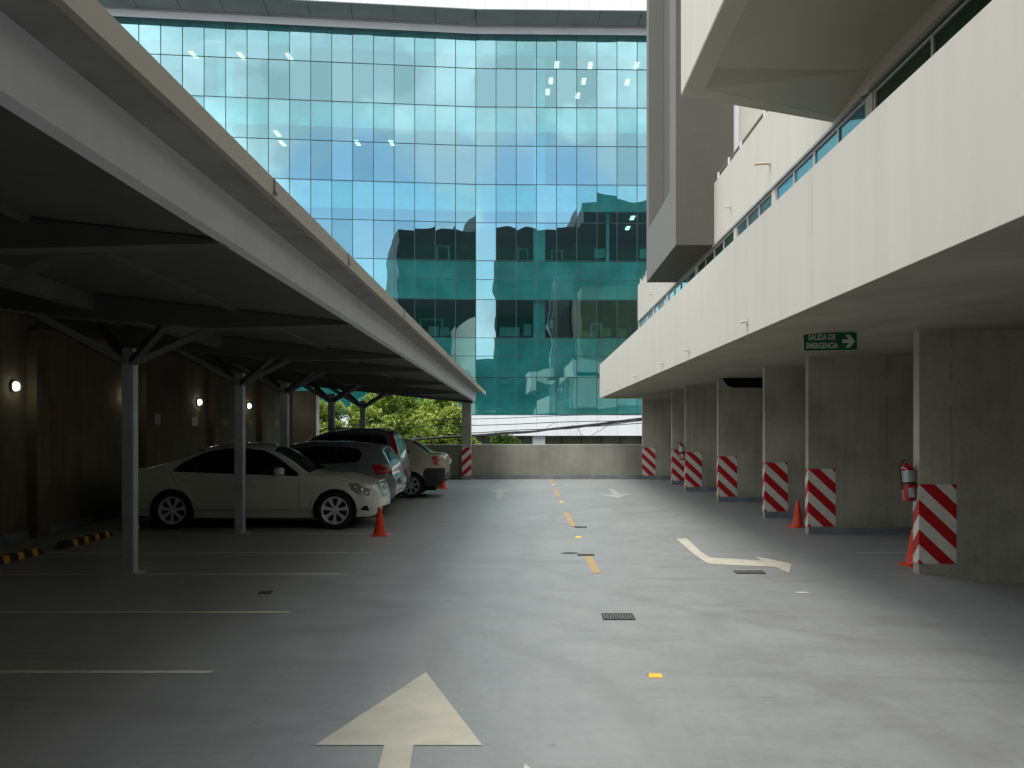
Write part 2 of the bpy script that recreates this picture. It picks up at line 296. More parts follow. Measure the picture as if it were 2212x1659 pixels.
# ------------------------------------------------------------------ helpers
class MB:
    def __init__(s): s.v = []; s.f = []; s.mi = []
    def add(s, vs, fs, mi=0):
        o = len(s.v); s.v += [tuple(map(float, p)) for p in vs]; s.f += [tuple(i + o for i in f) for f in fs]; s.mi += [mi] * len(fs); return s
    def box(s, x0, x1, y0, y1, z0, z1, mi=0):
        return s.add([(x0, y0, z0), (x1, y0, z0), (x1, y1, z0), (x0, y1, z0), (x0, y0, z1), (x1, y0, z1), (x1, y1, z1), (x0, y1, z1)],
                     [(3, 2, 1, 0), (4, 5, 6, 7), (0, 1, 5, 4), (1, 2, 6, 5), (2, 3, 7, 6), (3, 0, 4, 7)], mi)
    def cbox(s, x0, x1, y0, y1, z0, z1, c=.01, mi=0):      # box with chamfered vertical and top edges
        pts = [(x0 + c, y0), (x1 - c, y0), (x1, y0 + c), (x1, y1 - c), (x1 - c, y1), (x0 + c, y1), (x0, y1 - c), (x0, y0 + c)]
        i = [(max(x0 + 2 * c, min(x1 - 2 * c, p[0])), max(y0 + 2 * c, min(y1 - 2 * c, p[1]))) for p in pts]
        v = [(*p, z0) for p in pts] + [(*p, z1 - c) for p in pts] + [(*p, z1) for p in i]
        f = [tuple(range(7, -1, -1)), tuple(range(16, 24))]
        for r in (0, 8):
            for k in range(8): f.append((r + k, r + (k + 1) % 8, r + 8 + (k + 1) % 8, r + 8 + k))
        return s.add(v, f, mi)
    def extrude(s, poly, a0, a1, axis='y', mi=0):
        """poly: list of 2-D points; axis y -> (x,z) points, x -> (y,z), z -> (x,y)"""
        def P(p, a): return {'y': (p[0], a, p[1]), 'x': (a, p[0], p[1]), 'z': (p[0], p[1], a)}[axis]
        n = len(poly); v = [P(p, a0) for p in poly] + [P(p, a1) for p in poly]
        return s.add(v, [tuple(range(n)), tuple(range(2 * n - 1, n - 1, -1))] + [(i, i + n, (i + 1) % n + n, (i + 1) % n) for i in range(n)], mi)
    def tube(s, pts, r, n=8, mi=0):
        pts = [Vector(p) for p in pts]; rs = r if isinstance(r, (list, tuple)) else [r] * len(pts); v = []; f = []
        for i, p in enumerate(pts):
            d = (pts[min(i + 1, len(pts) - 1)] - pts[max(i - 1, 0)]).normalized()
            a = d.orthogonal().normalized() if abs(d.z) > .95 else d.cross(Vector((0, 0, 1))).normalized(); c = d.cross(a)
            for k in range(n):
                t = 2 * math.pi * k / n; v.append(p + (a * math.cos(t) + c * math.sin(t)) * rs[i])
        for i in range(len(pts) - 1):
            for k in range(n): f.append((i * n + k, i * n + (k + 1) % n, (i + 1) * n + (k + 1) % n, (i + 1) * n + k))
        f.append(tuple(range(n - 1, -1, -1))); f.append(tuple((len(pts) - 1) * n + k for k in range(n)))
        return s.add(v, f, mi)
    def bar(s, a, b, w, h, mi=0):
        a = Vector(a); b = Vector(b); d = (b - a).normalized(); u = d.cross(Vector((0, 0, 1)))
        u = u.normalized() if u.length > .01 else Vector((1, 0, 0)); t = u.cross(d).normalized(); v = []
        for p in (a, b):
            for i, j in ((-1, -1), (1, -1), (1, 1), (-1, 1)): v.append(p + u * i * w / 2 + t * j * h / 2)
        return s.add(v, [(0, 3, 2, 1), (4, 5, 6, 7), (0, 1, 5, 4), (1, 2, 6, 5), (2, 3, 7, 6), (3, 0, 4, 7)], mi)
    def lathe(s, prof, n=24, c=(0, 0, 0), axis='z', mi=0):
        v = []; f = []
        for r, h in prof:
            for k in range(n):
                t = 2 * math.pi * k / n; a, b_ = r * math.cos(t), r * math.sin(t)
                p = {'z': (a, b_, h), 'y': (a, h, b_), 'x': (h, a, b_)}[axis]; v.append((p[0] + c[0], p[1] + c[1], p[2] + c[2]))
        for i in range(len(prof) - 1):
            for k in range(n): f.append((i * n + k, i * n + (k + 1) % n, (i + 1) * n + (k + 1) % n, (i + 1) * n + k))
        return s.add(v, f, mi)
    def build(s, name, mats, parent=None, smooth=False, local=False, normals=None):
        me = bpy.data.meshes.new(name)
        off = Vector((0, 0, 0)) if (parent is None or local) else world_loc(parent)
        me.from_pydata([(p[0] - off[0], p[1] - off[1], p[2] - off[2]) for p in s.v], [], s.f)
        mats = mats if isinstance(mats, (list, tuple)) else [mats]
        for m in mats: me.materials.append(M[m] if isinstance(m, str) else m)
        if len(mats) > 1: me.polygons.foreach_set('material_index', s.mi)
        if smooth: me.polygons.foreach_set('use_smooth', [True] * len(me.polygons))
        me.update()
        if smooth is True and normals is None:
            pass
        o = bpy.data.objects.new(name, me); COL.objects.link(o)
        if parent is not None: o.parent = parent
        if isinstance(smooth, float):
            bpy_smooth_angle(me, smooth)
        return o
def bpy_smooth_angle(me, ang):
    import bmesh
    bm = bmesh.new(); bm.from_mesh(me)
    bmesh.ops.recalc_face_normals(bm, faces=bm.faces)
    for e in bm.edges: e.smooth = (len(e.link_faces) == 2 and e.calc_face_angle(0) < R(ang))
    for f in bm.faces: f.smooth = True
    bm.to_mesh(me); bm.free()
def world_loc(o):
    v = Vector(o.location)
    while o.parent: o = o.parent; v += Vector(o.location)
    return v
def tag(o, label=None, cat=None, group=None, kind=None):
    if label: o['label'] = label
    if cat: o['category'] = cat
    if group: o['group'] = group
    if kind: o['kind'] = kind
    return o
def thing(name, label, cat, loc=(0, 0, 0), rz=0, group=None):
    o = bpy.data.objects.new(name, None); COL.objects.link(o); o.location = loc; o.rotation_euler = (0, 0, rz); o.empty_display_size = .2
    return tag(o, label, cat, group)
def dup(root, loc, label=None, rz=None, group=None):
    r = root.copy(); COL.objects.link(r); r.location = loc
    if rz is not None: r.rotation_euler = (0, 0, rz)
    if label: r['label'] = label
    if group: r['group'] = group
    for ch in list(root.children):
        c = ch.copy(); COL.objects.link(c); c.parent = r
        for g in ch.children:
            d = g.copy(); COL.objects.link(d); d.parent = c
    return r
def floor_pt(x, y): k = EYE / (y - VY); return ((x - VX) * k, FP * k)      # a point of the deck measured off the photograph
def at(x, y, Y): return ((x - VX) * Y / FP, Y, EYE + (VY - y) * Y / FP)
def sstep(t): t = max(0, min(1, t)); return t * t * (3 - 2 * t)

# ------------------------------------------------------------------ setting: deck, street
def dip(x, y): return -.11 * sstep((x - 4.5) / 1.0) * sstep((y - 7.0) / 2.5) * (1 if y < 11.12 else 0)
b = MB(); xs = list(np.arange(-8.0, 12.01, .25)); ys = list(np.arange(-16, 11.01, .25)) + [11.1, 11.13] + list(np.arange(11.25, 31.3, .25))
vs = [(x, y, dip(x, y)) for y in ys for x in xs]; nx = len(xs)
b.add(vs, [(j * nx + i, j * nx + i + 1, (j + 1) * nx + i + 1, (j + 1) * nx + i) for j in range(len(ys) - 1) for i in range(nx - 1)])
b.box(-8.0, 12.0, -16, 31.25, -.5, -.16)
tag(b.build('floor', 'floor', smooth=False), kind='structure')
b = MB(); b.add([(-500, -500, -7), (500, -500, -7), (500, 700, -7), (-500, 700, -7)], [(0, 1, 2, 3)])
tag(b.build('ground', 'asphalt'), kind='structure')

# ------------------------------------------------------------------ painted markings
def flat(name, label, pts, mat, cat='road marking', group=None, z=.004, raw=False):
    q = pts if raw else [floor_pt(*p) for p in pts]
    area = sum(q[i][0] * q[(i + 1) % len(q)][1] - q[(i + 1) % len(q)][0] * q[i][1] for i in range(len(q)))
    if area < 0: q = q[::-1]
    cx = sum(p[0] for p in q) / len(q); cy = sum(p[1] for p in q) / len(q)
    m = MB(); m.add([(p[0] - cx, p[1] - cy, 0) for p in q], [tuple(range(len(q)))])
    o = m.build(name, mat); o.location = (cx, cy, z + dip(cx, cy)); return tag(o, label, cat, group)
flat('painted_arrow', 'large cream arrow in the foreground pointing straight ahead', [(920, 1453), (1042, 1611), (893, 1611), (870, 1760), (790, 1760), (830, 1611), (680, 1611)], 'cream_mark')
zc = lambda p: (1017.5 + p[0] * .34, 1017.5 + p[1] * .34)
flat('painted_arrow', 'cream bent arrow curving right towards the pillars', [zc(p) for p in [(1305, 432), (1370, 430), (1412, 468), (1455, 510), (1490, 535), (1525, 551), (1600, 556), (1850, 571), (1795, 541), (1900, 562), (2038, 592), (2020, 648), (1930, 610), (1800, 606), (1530, 593), (1490, 581), (1430, 540), (1370, 490)]], 'cream_mark')
flat('painted_arrow', 'faint pale arrow near the end wall pointing away, left of the yellow dashes', [(1082, 1056), (1112, 1063), (1089, 1063), (1084, 1077), (1072, 1077), (1076, 1063), (1052, 1063)], 'faded_mark')
flat('painted_arrow', 'pale arrow near the end wall pointing back at the viewer', [(1314, 1058), (1326, 1057), (1340, 1067), (1362, 1066), (1336, 1077), (1296, 1069), (1324, 1068)], 'faded_mark')
flat('painted_arrow', 'white tip of a marking at the bottom edge of the picture', [(1133, 1650), (1160, 1672), (1190, 1700), (1128, 1700)], 'white_line')
for i, (Y, lab) in enumerate(((6.58, 'thick white bay line nearest the viewer on the left'), (8.71, 'white bay line second from the viewer, in front of the first post'),
                 (10.96, 'white bay line running from the foot of the nearest grey post'), (12.86, 'thin white bay line between the first post and the ivory sedan'),
                 (15.12, 'faint white bay line beside the ivory sedan'))):
    flat('bay_line', lab, [(-7.3, Y - .04), (-2.22, Y - .04), (-2.22, Y + .04), (-7.3, Y + .04)], 'white_line', 'bay line', 'white parking bay lines on the left', raw=True)
flat('bay_line', 'thin white bay line between the two nearest pillars on the right', [(4.38, 12.82), (9, 12.82), (9, 12.89), (4.38, 12.89)], 'white_line', 'bay line', raw=True)
flat('paint_scuff', 'short white paint scuff in front of the nearest striped pillar', [(1714, 1279), (1740, 1279), (1754, 1282), (1725, 1282)], 'white_line', 'paint scuff')
for (y0, y1, xa, xb, lab) in ((11.05, 12.5, .75, .73, 'yellow lane dash nearest the viewer'), (16.3, 18.9, .70, .66, 'yellow lane dash second from the viewer'),
                              (23.1, 26.0, .65, .63, 'yellow lane dash third from the viewer'), (29.0, 31.0, .62, .61, 'short yellow lane dash meeting the end wall')):
    flat('lane_dash', lab, [(xa - .05, y0), (xa + .05, y0), (xb + .05, y1), (xb - .05, y1)], 'yellow_mark', 'lane dash', 'yellow dashes down the lane', raw=True)

def make_stud(loc, label):
    t = thing('road_stud', label, 'road stud', loc, 0, 'yellow reflector studs down the lane')
    b = MB(); b.add([(-.055, -.05, 0), (.055, -.05, 0), (.055, .05, 0), (-.055, .05, 0), (-.045, -.022, .02), (.045, -.022, .02), (.045, .022, .02), (-.045, .022, .02)],
                    [(0, 1, 5, 4), (1, 2, 6, 5), (2, 3, 7, 6), (3, 0, 4, 7), (4, 5, 6, 7)]); b.build('base', 'stud_body', t, local=True)
    b = MB(); b.add([(-.045, -.047, .004), (.045, -.047, .004), (.042, -.022, .0225), (-.042, -.022, .0225)], [(0, 1, 2, 3)])
    b.build('reflector', 'stud', t, local=True); return t
st0 = make_stud((.837, 6.48, .001), 'yellow reflector stud nearest the viewer on bare grey floor')
for (x, y, l) in ((.712, 14.64, 'yellow stud beyond the nearest yellow dash'), (.66, 21.5, 'yellow stud between the second and third dashes'), (.63, 28.0, 'yellow stud closest to the end wall')):
    dup(st0, (x, y, .001), l)

def grate(x0, x1, y0, y1, label, bars=9):
    cx, cy = (x0 + x1) / 2, (y0 + y1) / 2; t = thing('drain_grate', label, 'drain grate', (cx, cy, 0))
    b = MB(); b.box(x0, x1, y0, y1, .001, .004); b.build('pit', 'pit', t)
    b = MB(); w = .012
    b.box(x0, x1, y0, y0 + w, .002, .010); b.box(x0, x1, y1 - w, y1, .002, .010); b.box(x0, x0 + w, y0 + w, y1 - w, .002, .010); b.box(x1 - w, x1, y0 + w, y1 - w, .002, .010)
    b.build('frame', 'grate', t)
    b = MB()
    for i in range(bars):
        x = x0 + w + (x1 - x0 - 2 * w) * (i + .5) / bars; b.box(x - .0055, x + .0055, y0 + w, y1 - w, .002, .008)
    b.build('bars', 'grate_bar', t); return t
grate(.625, .91, 8.37, 8.63, 'square metal drain grate in the middle of the lane, nearest the viewer', 11)
grate(2.37, 2.71, 11.0, 11.2, 'dark metal drain grate below the bent arrow', 13)
grate(.60, .82, 12.55, 12.68, 'small dark grate at the far end of the nearest yellow dash', 8)
grate(.72, .92, 16.05, 16.2, 'small dark grate between lane stud and second yellow dash', 8)
grate(-2.80, -2.68, 9.68, 9.80, 'tiny drain grate in the dark bay on the left', 5)
flat('floor_stain', 'black oily stain beside the small grate in the lane', [(1210, 1195), (1226, 1193), (1244, 1193.5), (1250, 1195), (1238, 1197), (1218, 1196.5)], 'grate', 'stain', z=.003)

# ------------------------------------------------------------------ end wall, side wall, piers
t = thing('end_wall', 'low weathered concrete parapet wall closing the far end of the deck', 'wall', (0, 31.1, 0))
b = MB(); b.cbox(-7.75, 12, 31.1, 31.3, -.5, 1.14, .012); b.build('wall', 'concrete_end', t)
b = MB(); b.box(-7.7, 12, 31.075, 31.1, 0, .13); b.build('skirting', 'skirt', t)
t = thing('end_post', 'square concrete post at the end wall under the canopy corner', 'pillar', (-2.13, 31, 0))
b = MB(); b.cbox(-2.29, -1.99, 30.8, 31.09, 0, 2.50, .012); b.build('post', 'concrete', t)
b = MB(); b.box(-2.30, -1.98, 30.79, 31.05, 0, .12); b.build('skirting', 'skirt', t)

t = thing('side_wall', 'tall dark concrete wall behind the parked cars under the canopy', 'wall', (-7.75, 12, 0))
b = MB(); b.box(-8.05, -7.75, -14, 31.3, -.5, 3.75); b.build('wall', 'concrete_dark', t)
b = MB(); b.box(-7.75, -7.72, -14, 30.6, 0, .12); b.build('skirting', 'skirt', t)
for Y in (2.9, 6.8, 10.7, 14.75, 18.9, 22.9, 26.9):
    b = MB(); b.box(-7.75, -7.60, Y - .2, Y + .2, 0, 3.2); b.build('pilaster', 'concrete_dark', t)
b = MB(); b.box(-7.75, -6.98, 30.62, 31.09, 0, 2.88); b.build('corner_pier', 'concrete', t)

PIERS = [(10.99, 4.48, 'broad concrete pier nearest the viewer, running out of the picture on the right'), (15.09, 4.39, 'second concrete pier from the viewer, wide face beside the orange cone'),
         (17.8, 4.36, 'third concrete pier from the viewer'), (21.6, 4.23, 'fourth concrete pier, with the dark opening at its top'),
         (25.1, 4.05, 'fifth concrete pier, carrying the far fire extinguisher'), (28.1, 4.14, 'sixth concrete pier, narrow slice before the last one'), (31.06, 3.60, 'last concrete pier standing against the end wall')]
for i, (Y, X, lab) in enumerate(PIERS):
    t = thing('concrete_pier', lab, 'pier', (X, Y, 0), 0, 'concrete piers under the office building')
    top = 2.90; zb = -.2
    b = MB()
    if i == 3:
        poly = [(X, zb), (10, zb), (10, 2.60), (X + .35, 2.60), (X + .22, 2.64), (X + .15, 2.72), (X + .04, top), (X, top)]
        b.extrude(poly, Y, Y + .17, 'y'); b.build('wall', 'concrete', t)
        b = MB(); b.box(X + .05, 10, Y + .12, Y + .16, 2.6, 2.9); b.build('opening', 'pit', t)  # black sheet behind the notch: the void's darkness put in as colour
    else:
        b.box(X, 10, Y, Y + .17, zb, top); b.build('wall', 'concrete', t)
    if i > 0:
        b = MB(); b.box(X + .002, 10, Y - .012, Y, 0, .115); b.build('skirting', 'skirt', t)

def hazard_panel(corner, side, label, wx=.43, wy=.165, z1=1.04, z0=.12):
    """L-shaped striped panel on a pier corner; side=+1 front runs to +x, -1 to -x"""
    b = MB(); e = .006; h = z0 - z1
    x0, x1 = (0, wx) if side > 0 else (-wx, 0)
    b.box(x0 - (e if side > 0 else 0), x1 + (0 if side > 0 else e), -e, 0, h, 0)
    xs_ = (-e, 0) if side > 0 else (0, e)
    b.box(xs_[0], xs_[1], 0, wy, h, 0)
    o = b.build('hazard_panel', 'stripe'); o.location = (corner[0], corner[1], z1)
    return tag(o, label, 'hazard panel', 'red and white striped panels on the pillars')
names = ['largest red and white striped panel, wrapped round the nearest pier', 'striped panel on the second pier, right beside the standing orange cone', 'striped panel on the third pier from the viewer',
         'striped panel on the fourth pier, below the dark opening', 'striped panel right of the far fire extinguisher', 'striped panel partly behind the far fire extinguisher', 'small striped panel on the last pier at the end wall']
for (Y, X, _), l in zip(PIERS, names): hazard_panel((X, Y), 1, l)
hazard_panel((-1.99, 30.8), -1, 'striped panel on the end post left of the lane, stripes rising to the right', wx=.30, wy=.2)

# ------------------------------------------------------------------ canopy over the parked cars
SL = .012
def cz(h, Y): return EYE + h - SL * Y
cy0, cy1 = -13.0, 31.0
t = thing('light_blocking_wall', 'added unseen wall behind the viewer, keeping light out of the parking bays', 'wall', (-5, -13.5, 0))  # added out of view to block light coming in under the canopy
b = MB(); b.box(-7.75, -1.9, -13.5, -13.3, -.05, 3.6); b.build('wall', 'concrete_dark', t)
T = thing('parking_canopy', 'long steel parking canopy with pale fascia along the left of the lane', 'canopy', (-4.7, 0, 0))
def sweep(name, prof, mat, y0=cy0, y1=cy1, segs=1, smooth=False):
    b = MB(); n = len(prof); v = []
    for k in range(segs + 1):
        Y = y0 + (y1 - y0) * k / segs; v += [(x, Y, cz(h, Y)) for x, h in prof]
    f = [tuple(range(n)), tuple(range(n * segs + n - 1, n * segs - 1, -1))]
    for k in range(segs):
        f += [(k * n + i, (k + 1) * n + i, (k + 1) * n + (i + 1) % n, k * n + (i + 1) % n) for i in range(n)]
    b.add(v, f); return b.build(name, mat, T, smooth=smooth)
sweep('flashing', [(-1.52, 1.418), (-1.52, 1.53), (-1.545, 1.545), (-1.60, 1.545), (-1.60, 1.53), (-1.54, 1.52), (-1.54, 1.43), (-1.56, 1.418)], 'lip')
sweep('gutter', [(-1.562, 1.43), (-1.562, 1.545), (-1.62, 1.57), (-1.93, 1.57), (-1.93, 1.50), (-1.60, 1.50), (-1.575, 1.43)], 'gutter')
sweep('edge_beam', [(-1.86, 1.22), (-1.86, 1.498), (-1.90, 1.498), (-1.90, 1.235), (-1.945, 1.232), (-1.945, 1.22)], 'fascia')
# roof deck: ribbed sheet rising gently to the wall
b = MB()
def hd(x): return 1.235 + .11 * (-1.9 - x)
prof = [(x, hd(x)) for x in np.arange(-1.80, -8.3, -.5)] + [(-8.3, hd(-8.3))]
v = []; ribs = np.arange(cy0, cy1 + .01, .25)
prof2 = [(-1.902, hd(-1.90)), (-5.0, hd(-5.0)), (-8.3, hd(-8.3))]
for k, Y in enumerate(ribs):
    for (dy, dz) in ((0, 0), (.125, 0)):
        v += [(x, Y + dy, cz(h + dz, Y + dy)) for x, h in prof2]
n = 3; rows = len(v) // n
b.add(v, [(r * n + i, r * n + i + 1, (r + 1) * n + i + 1, (r + 1) * n + i) for r in range(rows - 1) for i in range(n - 1)])
top_v = [(x, Y, cz(hd(x) + .1, Y)) for Y in (cy0, cy1 + .2) for x in (-1.91, -8.3)]
b.add(top_v, [(0, 2, 3, 1)])
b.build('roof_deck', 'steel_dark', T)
for x in (-3.12, -6.1):
    h = hd(x); b = MB(); v = []
    for Y in (cy0, cy1 - .05): v += [(x - .03, Y, cz(h - .035, Y)), (x + .03, Y, cz(h - .035, Y)), (x + .03, Y, cz(h - .002, Y)), (x - .03, Y, cz(h - .002, Y))]
    b.add(v, [(0, 1, 2, 3), (7, 6, 5, 4), (0, 4, 5, 1), (1, 5, 6, 2), (2, 6, 7, 3), (3, 7, 4, 0)]); b.build('purlin', 'steel_dark', T)
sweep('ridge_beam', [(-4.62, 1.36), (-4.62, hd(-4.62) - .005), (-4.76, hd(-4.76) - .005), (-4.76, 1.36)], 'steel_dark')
COLS = [2.6, 6.8, 10.99, 15.15, 17.9, 22.1, 26.2]
def cross_beam(Y, z=-.13):
    b = MB(); p = [(-1.935, 1.205), (-1.935, hd(-1.93) - .005), (-7.44, hd(-7.4) - .005), (-7.44, 1.66), (-6.0, 1.42), (-4.7, 1.27), (-3.4, 1.17)]
    b.extrude([(x, cz(h, Y)) for x, h in p], Y - .10, Y + .10, 'y')
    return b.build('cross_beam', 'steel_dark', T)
cbs = set()
for Y in COLS:
    cross_beam(Y - .85)
    b = MB(); b.cbox(-4.76, -4.62, Y, Y + .14, 0, cz(1.05, Y), .008); b.cbox(-4.82, -4.56, Y - .06, Y + .20, 0, .014, .004)
    c = b.build('column', 'steel', T)
    for sx in (-1, 1):
        for sy in (-1, 1):
            b = MB(); b.bar((-4.69 + sx * .03, Y + .07 + sy * .03, cz(.88, Y)), (-4.69 + sx * .74, Y + .07 + sy * .86, cz(1.37 if sy > 0 else 1.27 - sx * .08, Y) + .04), .075, .075)
            b.build('brace', 'steel_dark', c, local=False)
# the canopy's closing beam over the end wall
b = MB(); b.extrude([(-1.95, cz(1.15, 31)), (-1.95, cz(hd(-1.93), 31)), (-8.0, cz(hd(-8), 31)), (-8.0, cz(1.78, 31))], 30.9, 31.02, 'y'); b.build('end_beam', 'steel_dark', T)

# small brackets on the flashing
for Y in (5.58, 7.84, 11.2, 17.0, 24.0):
    b = MB(); b.box(-1.522, -1.512, Y - .006, Y + .006, cz(1.44, Y), cz(1.53, Y)); b.box(-1.522, -1.50, Y - .02, Y + .02, cz(1.435, Y), cz(1.45, Y)); b.build('joint', 'gutter', T)

# ------------------------------------------------------------------ office building on the right
B = thing('office_building', 'cream and grey office building with stepped balconies over the right side', 'building', (6, 10, 0))
def part(name, mat, fn, parent=None, smooth=False):
    b = MB(); fn(b); return b.build(name, mat, parent or B, smooth=smooth)
Yf = 31.0
part('parapet_band', 'cream', lambda b: b.extrude([(2.2, 2.65), (2.2, 3.742), (2.208, 3.75), (2.38, 3.75), (2.38, 2.85), (2.222, 2.66), (2.215, 2.65)], -3, Yf, 'y'))
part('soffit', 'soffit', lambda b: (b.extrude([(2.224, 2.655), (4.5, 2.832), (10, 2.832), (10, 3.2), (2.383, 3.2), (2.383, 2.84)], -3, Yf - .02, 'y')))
part('end_face', 'cream', lambda b: b.box(2.381, 10, Yf - .02, Yf + .12, 2.64, 3.75))
part('back_wall', 'concrete', lambda b: b.box(10, 10.2, -3, 31.3, -.5, 3.2))
# upper wall (plane x=3.6): lintel band above a window strip
part('upper_wall', 'cream', lambda b: b.box(3.6, 3.8, 10.16, 32.4, 5.30, 6.53))
part('upper_wall', 'cream_clean', lambda b: b.box(3.6, 3.8, -3, 10.16, 5.30, 5.62))
part('drip_ledge', 'gutter', lambda b: b.box(3.575, 3.62, 10.3, 32.38, 5.265, 5.298))
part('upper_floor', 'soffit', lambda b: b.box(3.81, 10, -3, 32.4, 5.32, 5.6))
part('end_return', 'cream', lambda b: b.box(3.801, 10, 32.25, 32.4, 3.2, 6.5))
jambs = [32.2, 28.3, 25.4, 20.9, 16.9, 14.2, 10.16]
for Y in jambs: part('jamb', 'cream_clean', lambda b: b.box(3.605, 3.82, Y - .1, Y + .1, 3.2, 5.262))
def window(y0, y1, n, dark):
    w = part('window', 'win_frame', lambda b: [b.box(3.615, 3.68, y0, y1, 5.236, 5.262)] + [b.box(3.615, 3.68, y, y + .05, 3.2, 5.235) for y in np.linspace(y0, y1 - .05, n + 1)])
    for i in range(n):
        a = y0 + (y1 - y0) * i / n + .05; c = y0 + (y1 - y0) * (i + 1) / n - .0
        part('pane', 'win_glass_dark' if dark(i) else 'win_glass', lambda b: b.box(3.635, 3.645, a, c, 3.2, 5.234), w)
import itertools
for k, (a, c) in enumerate(((10.26, 14.1), (14.3, 16.8), (17.0, 20.8), (21.0, 25.3), (25.5, 28.2), (28.4, 32.1))):
    window(a, c, (4, 3, 4, 4, 3, 3)[k], lambda i, k=k: (k, i) in ((1, 0), (2, 1), (2, 2), (2, 3), (2, 0), (4, 1), (1, 1), (5, 0)))
window(-2.9, 2.6, 4, lambda i: True); window(2.8, 10.05, 5, lambda i: True)
part('upper_ledge', 'gutter', lambda b: b.box(3.57, 3.6, -3, 10.1, 5.27, 5.31))
part('inner_wall', 'inner_wall', lambda b: b.box(4.6, 4.7, -3, 32.2, 3.2, 5.3))
# third storey wall
part('upper_wall', 'cream', lambda b: b.box(4.0, 4.2, -3, 18.78, 6.45, 12.5))
part('corner_edge', 'white_clad', lambda b: b.box(3.985, 4.0, 18.45, 18.78, 6.55, 12.5))
# low rail on the second parapet
def rail(name, posts, y0, y1):
    g = MB(); g.box(3.66, 3.70, y0, y1, 6.675, 6.70); g.box(3.655, 3.705, y0, y1, 6.532, 6.575); rr = g.build('handrail', 'railm', B)
    for Y in posts: part('rail_post', 'post', lambda b: b.box(3.63, 3.665, Y - .022, Y + .022, 6.53, 6.70), rr)
rail('handrail', (11.2, 13.2, 14.9, 16.6, 17.6, 18.6), 10.3, 18.75); rail('handrail', (24.2, 26.4, 28.4, 30.3, 32.0), 23.8, 32.3)
# projecting grey box with a recessed opening
def boxbay(b):
    x0, x1, y0, y1, z0, z1 = 2.84, 4.4, 18.8, 23.6, 5.31, 14
    b.box(x0 + .35, x1, y0 + .001, y1 - .001, z0 + .001, z1)
part('box_core', 'grey_render', boxbay)
def frame(b):
    b.box(2.84, 3.19, 18.8, 23.6, 5.31, 6.56); b.box(2.84, 3.19, 18.8, 19.6, 6.56, 14); b.box(2.84, 3.19, 23.15, 23.6, 6.56, 14)
part('box_frame', 'grey_light', frame)
# the frame's near face and underside carry their shade in a darker render colour
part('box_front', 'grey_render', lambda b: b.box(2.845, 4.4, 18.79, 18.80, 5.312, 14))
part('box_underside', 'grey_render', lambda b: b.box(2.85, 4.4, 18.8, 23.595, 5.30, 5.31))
# overhanging balcony above the viewer on the right
def rim(b):
    o = [(1.65, -3), (1.65, 10.5), (3.6, 11.42), (3.6, 11.2), (1.87, 10.3), (1.87, -3)]
    b.extrude(o, 5.37, 5.47, 'z')
part('balcony_rim', 'cream_clean', rim)
def bal_parapet(b):
    b.extrude([(1.645, -3), (1.645, 10.505), (3.6, 11.425), (3.6, 11.30), (1.80, 10.42), (1.80, -3)], 5.385, 6.9, 'z')
part('balcony_parapet', 'cream', bal_parapet)
def bal_soffit(b):
    zi = 5.50
    v = [(1.868, -3, 5.372), (1.94, -3, zi), (1.94, 10.05, zi), (1.868, 10.302, 5.372), (3.6, 11.202, 5.372), (3.6, 10.1, zi), (3.6, -3, zi)]
    b.add(v, [(0, 1, 2, 3), (3, 2, 5, 4), (1, 6, 5, 2)])
    b.box(1.80, 3.99, -3, 10.05, 5.62, 5.8)
part('balcony_soffit', 'cream_clean', bal_soffit)
# tower rising behind the viewer (mirrored in the glass facade)
def tower(b):
    b.box(-2.0, 7.1, -16, -2.4, 6.6, 23.1); b.box(7.1, 22, -18, -2.4, 6.6, 26.3)
part('tower', 'tower_dark', tower)
part('tower_side', 'concrete_dark', lambda b: (b.box(10.3, 22, -15, 31, -.5, 12), b.box(4.5, 10.3, -2.3, 31, 6.6, 12)))
for z in (8.3, 12.0, 15.7, 19.4):
    part('tower_window', 'win_glass_dark', lambda b: b.box(-1.6, 20, -2.4, -2.37, z, z + 1.9))
t = thing('rear_building', 'low dark building behind the viewer, mirrored in the glass facade', 'building', (-12, -32, -7))
b = MB(); b.box(-45, 25, -44, -32, -7, 11.2); b.build('wall', 'tower_dark', t)
for z in (1.5, 5.0, 8.3): b = MB(); b.box(-44, 24, -32, -31.96, z, z + 1.5); b.build('window', 'win_glass_dark', t)
# rain spouts
def spout(X, Y, Z, L, lab):
    t = thing('rain_spout', lab, 'rain spout', (X, Y, Z), 0, 'small rain spouts on the cream walls')
    b = MB(); b.tube([(0, 0, 0), (-L * .6, 0, .0), (-L, 0, -.012)], .013 if L < .2 else .022, 8); b.build('pipe', 'cream_clean', t, local=True)
    b = MB(); b.box(-.012, 0, -.03, .03, -.03, .03); b.build('flange', 'cream_clean', t, local=True)
    b = MB(); b.add([(-.0015, -.012, -.03), (-.0015, .012, -.03), (-.0015, .009, -.13), (-.0015, .0, -.20), (-.0015, -.008, -.12)], [(0, 4, 3, 2, 1)]); b.build('rust_streak', 'stain', t, local=True)
for (Y, l) in ((9.7, 'rain spout on the cream band nearest the viewer'), (13.3, 'second rain spout along the cream band'), (16.0, 'third rain spout along the cream band'), (20.0, 'fourth rain spout along the cream band'), (24.0, 'fifth rain spout along the cream band'), (27.2, 'rain spout at the far end of the cream band')):
    spout(2.2, Y, 2.78, .07, l)
for (Y, L, l) in ((14.36, .24, 'long rain spout high on the second cream wall'), (17.2, .12, 'short rain spout on the upper wall near the grey box'), (28.5, .12, 'tiny rain spout on the upper wall past the grey box')):
    spout(3.6, Y, 5.69, L, l)

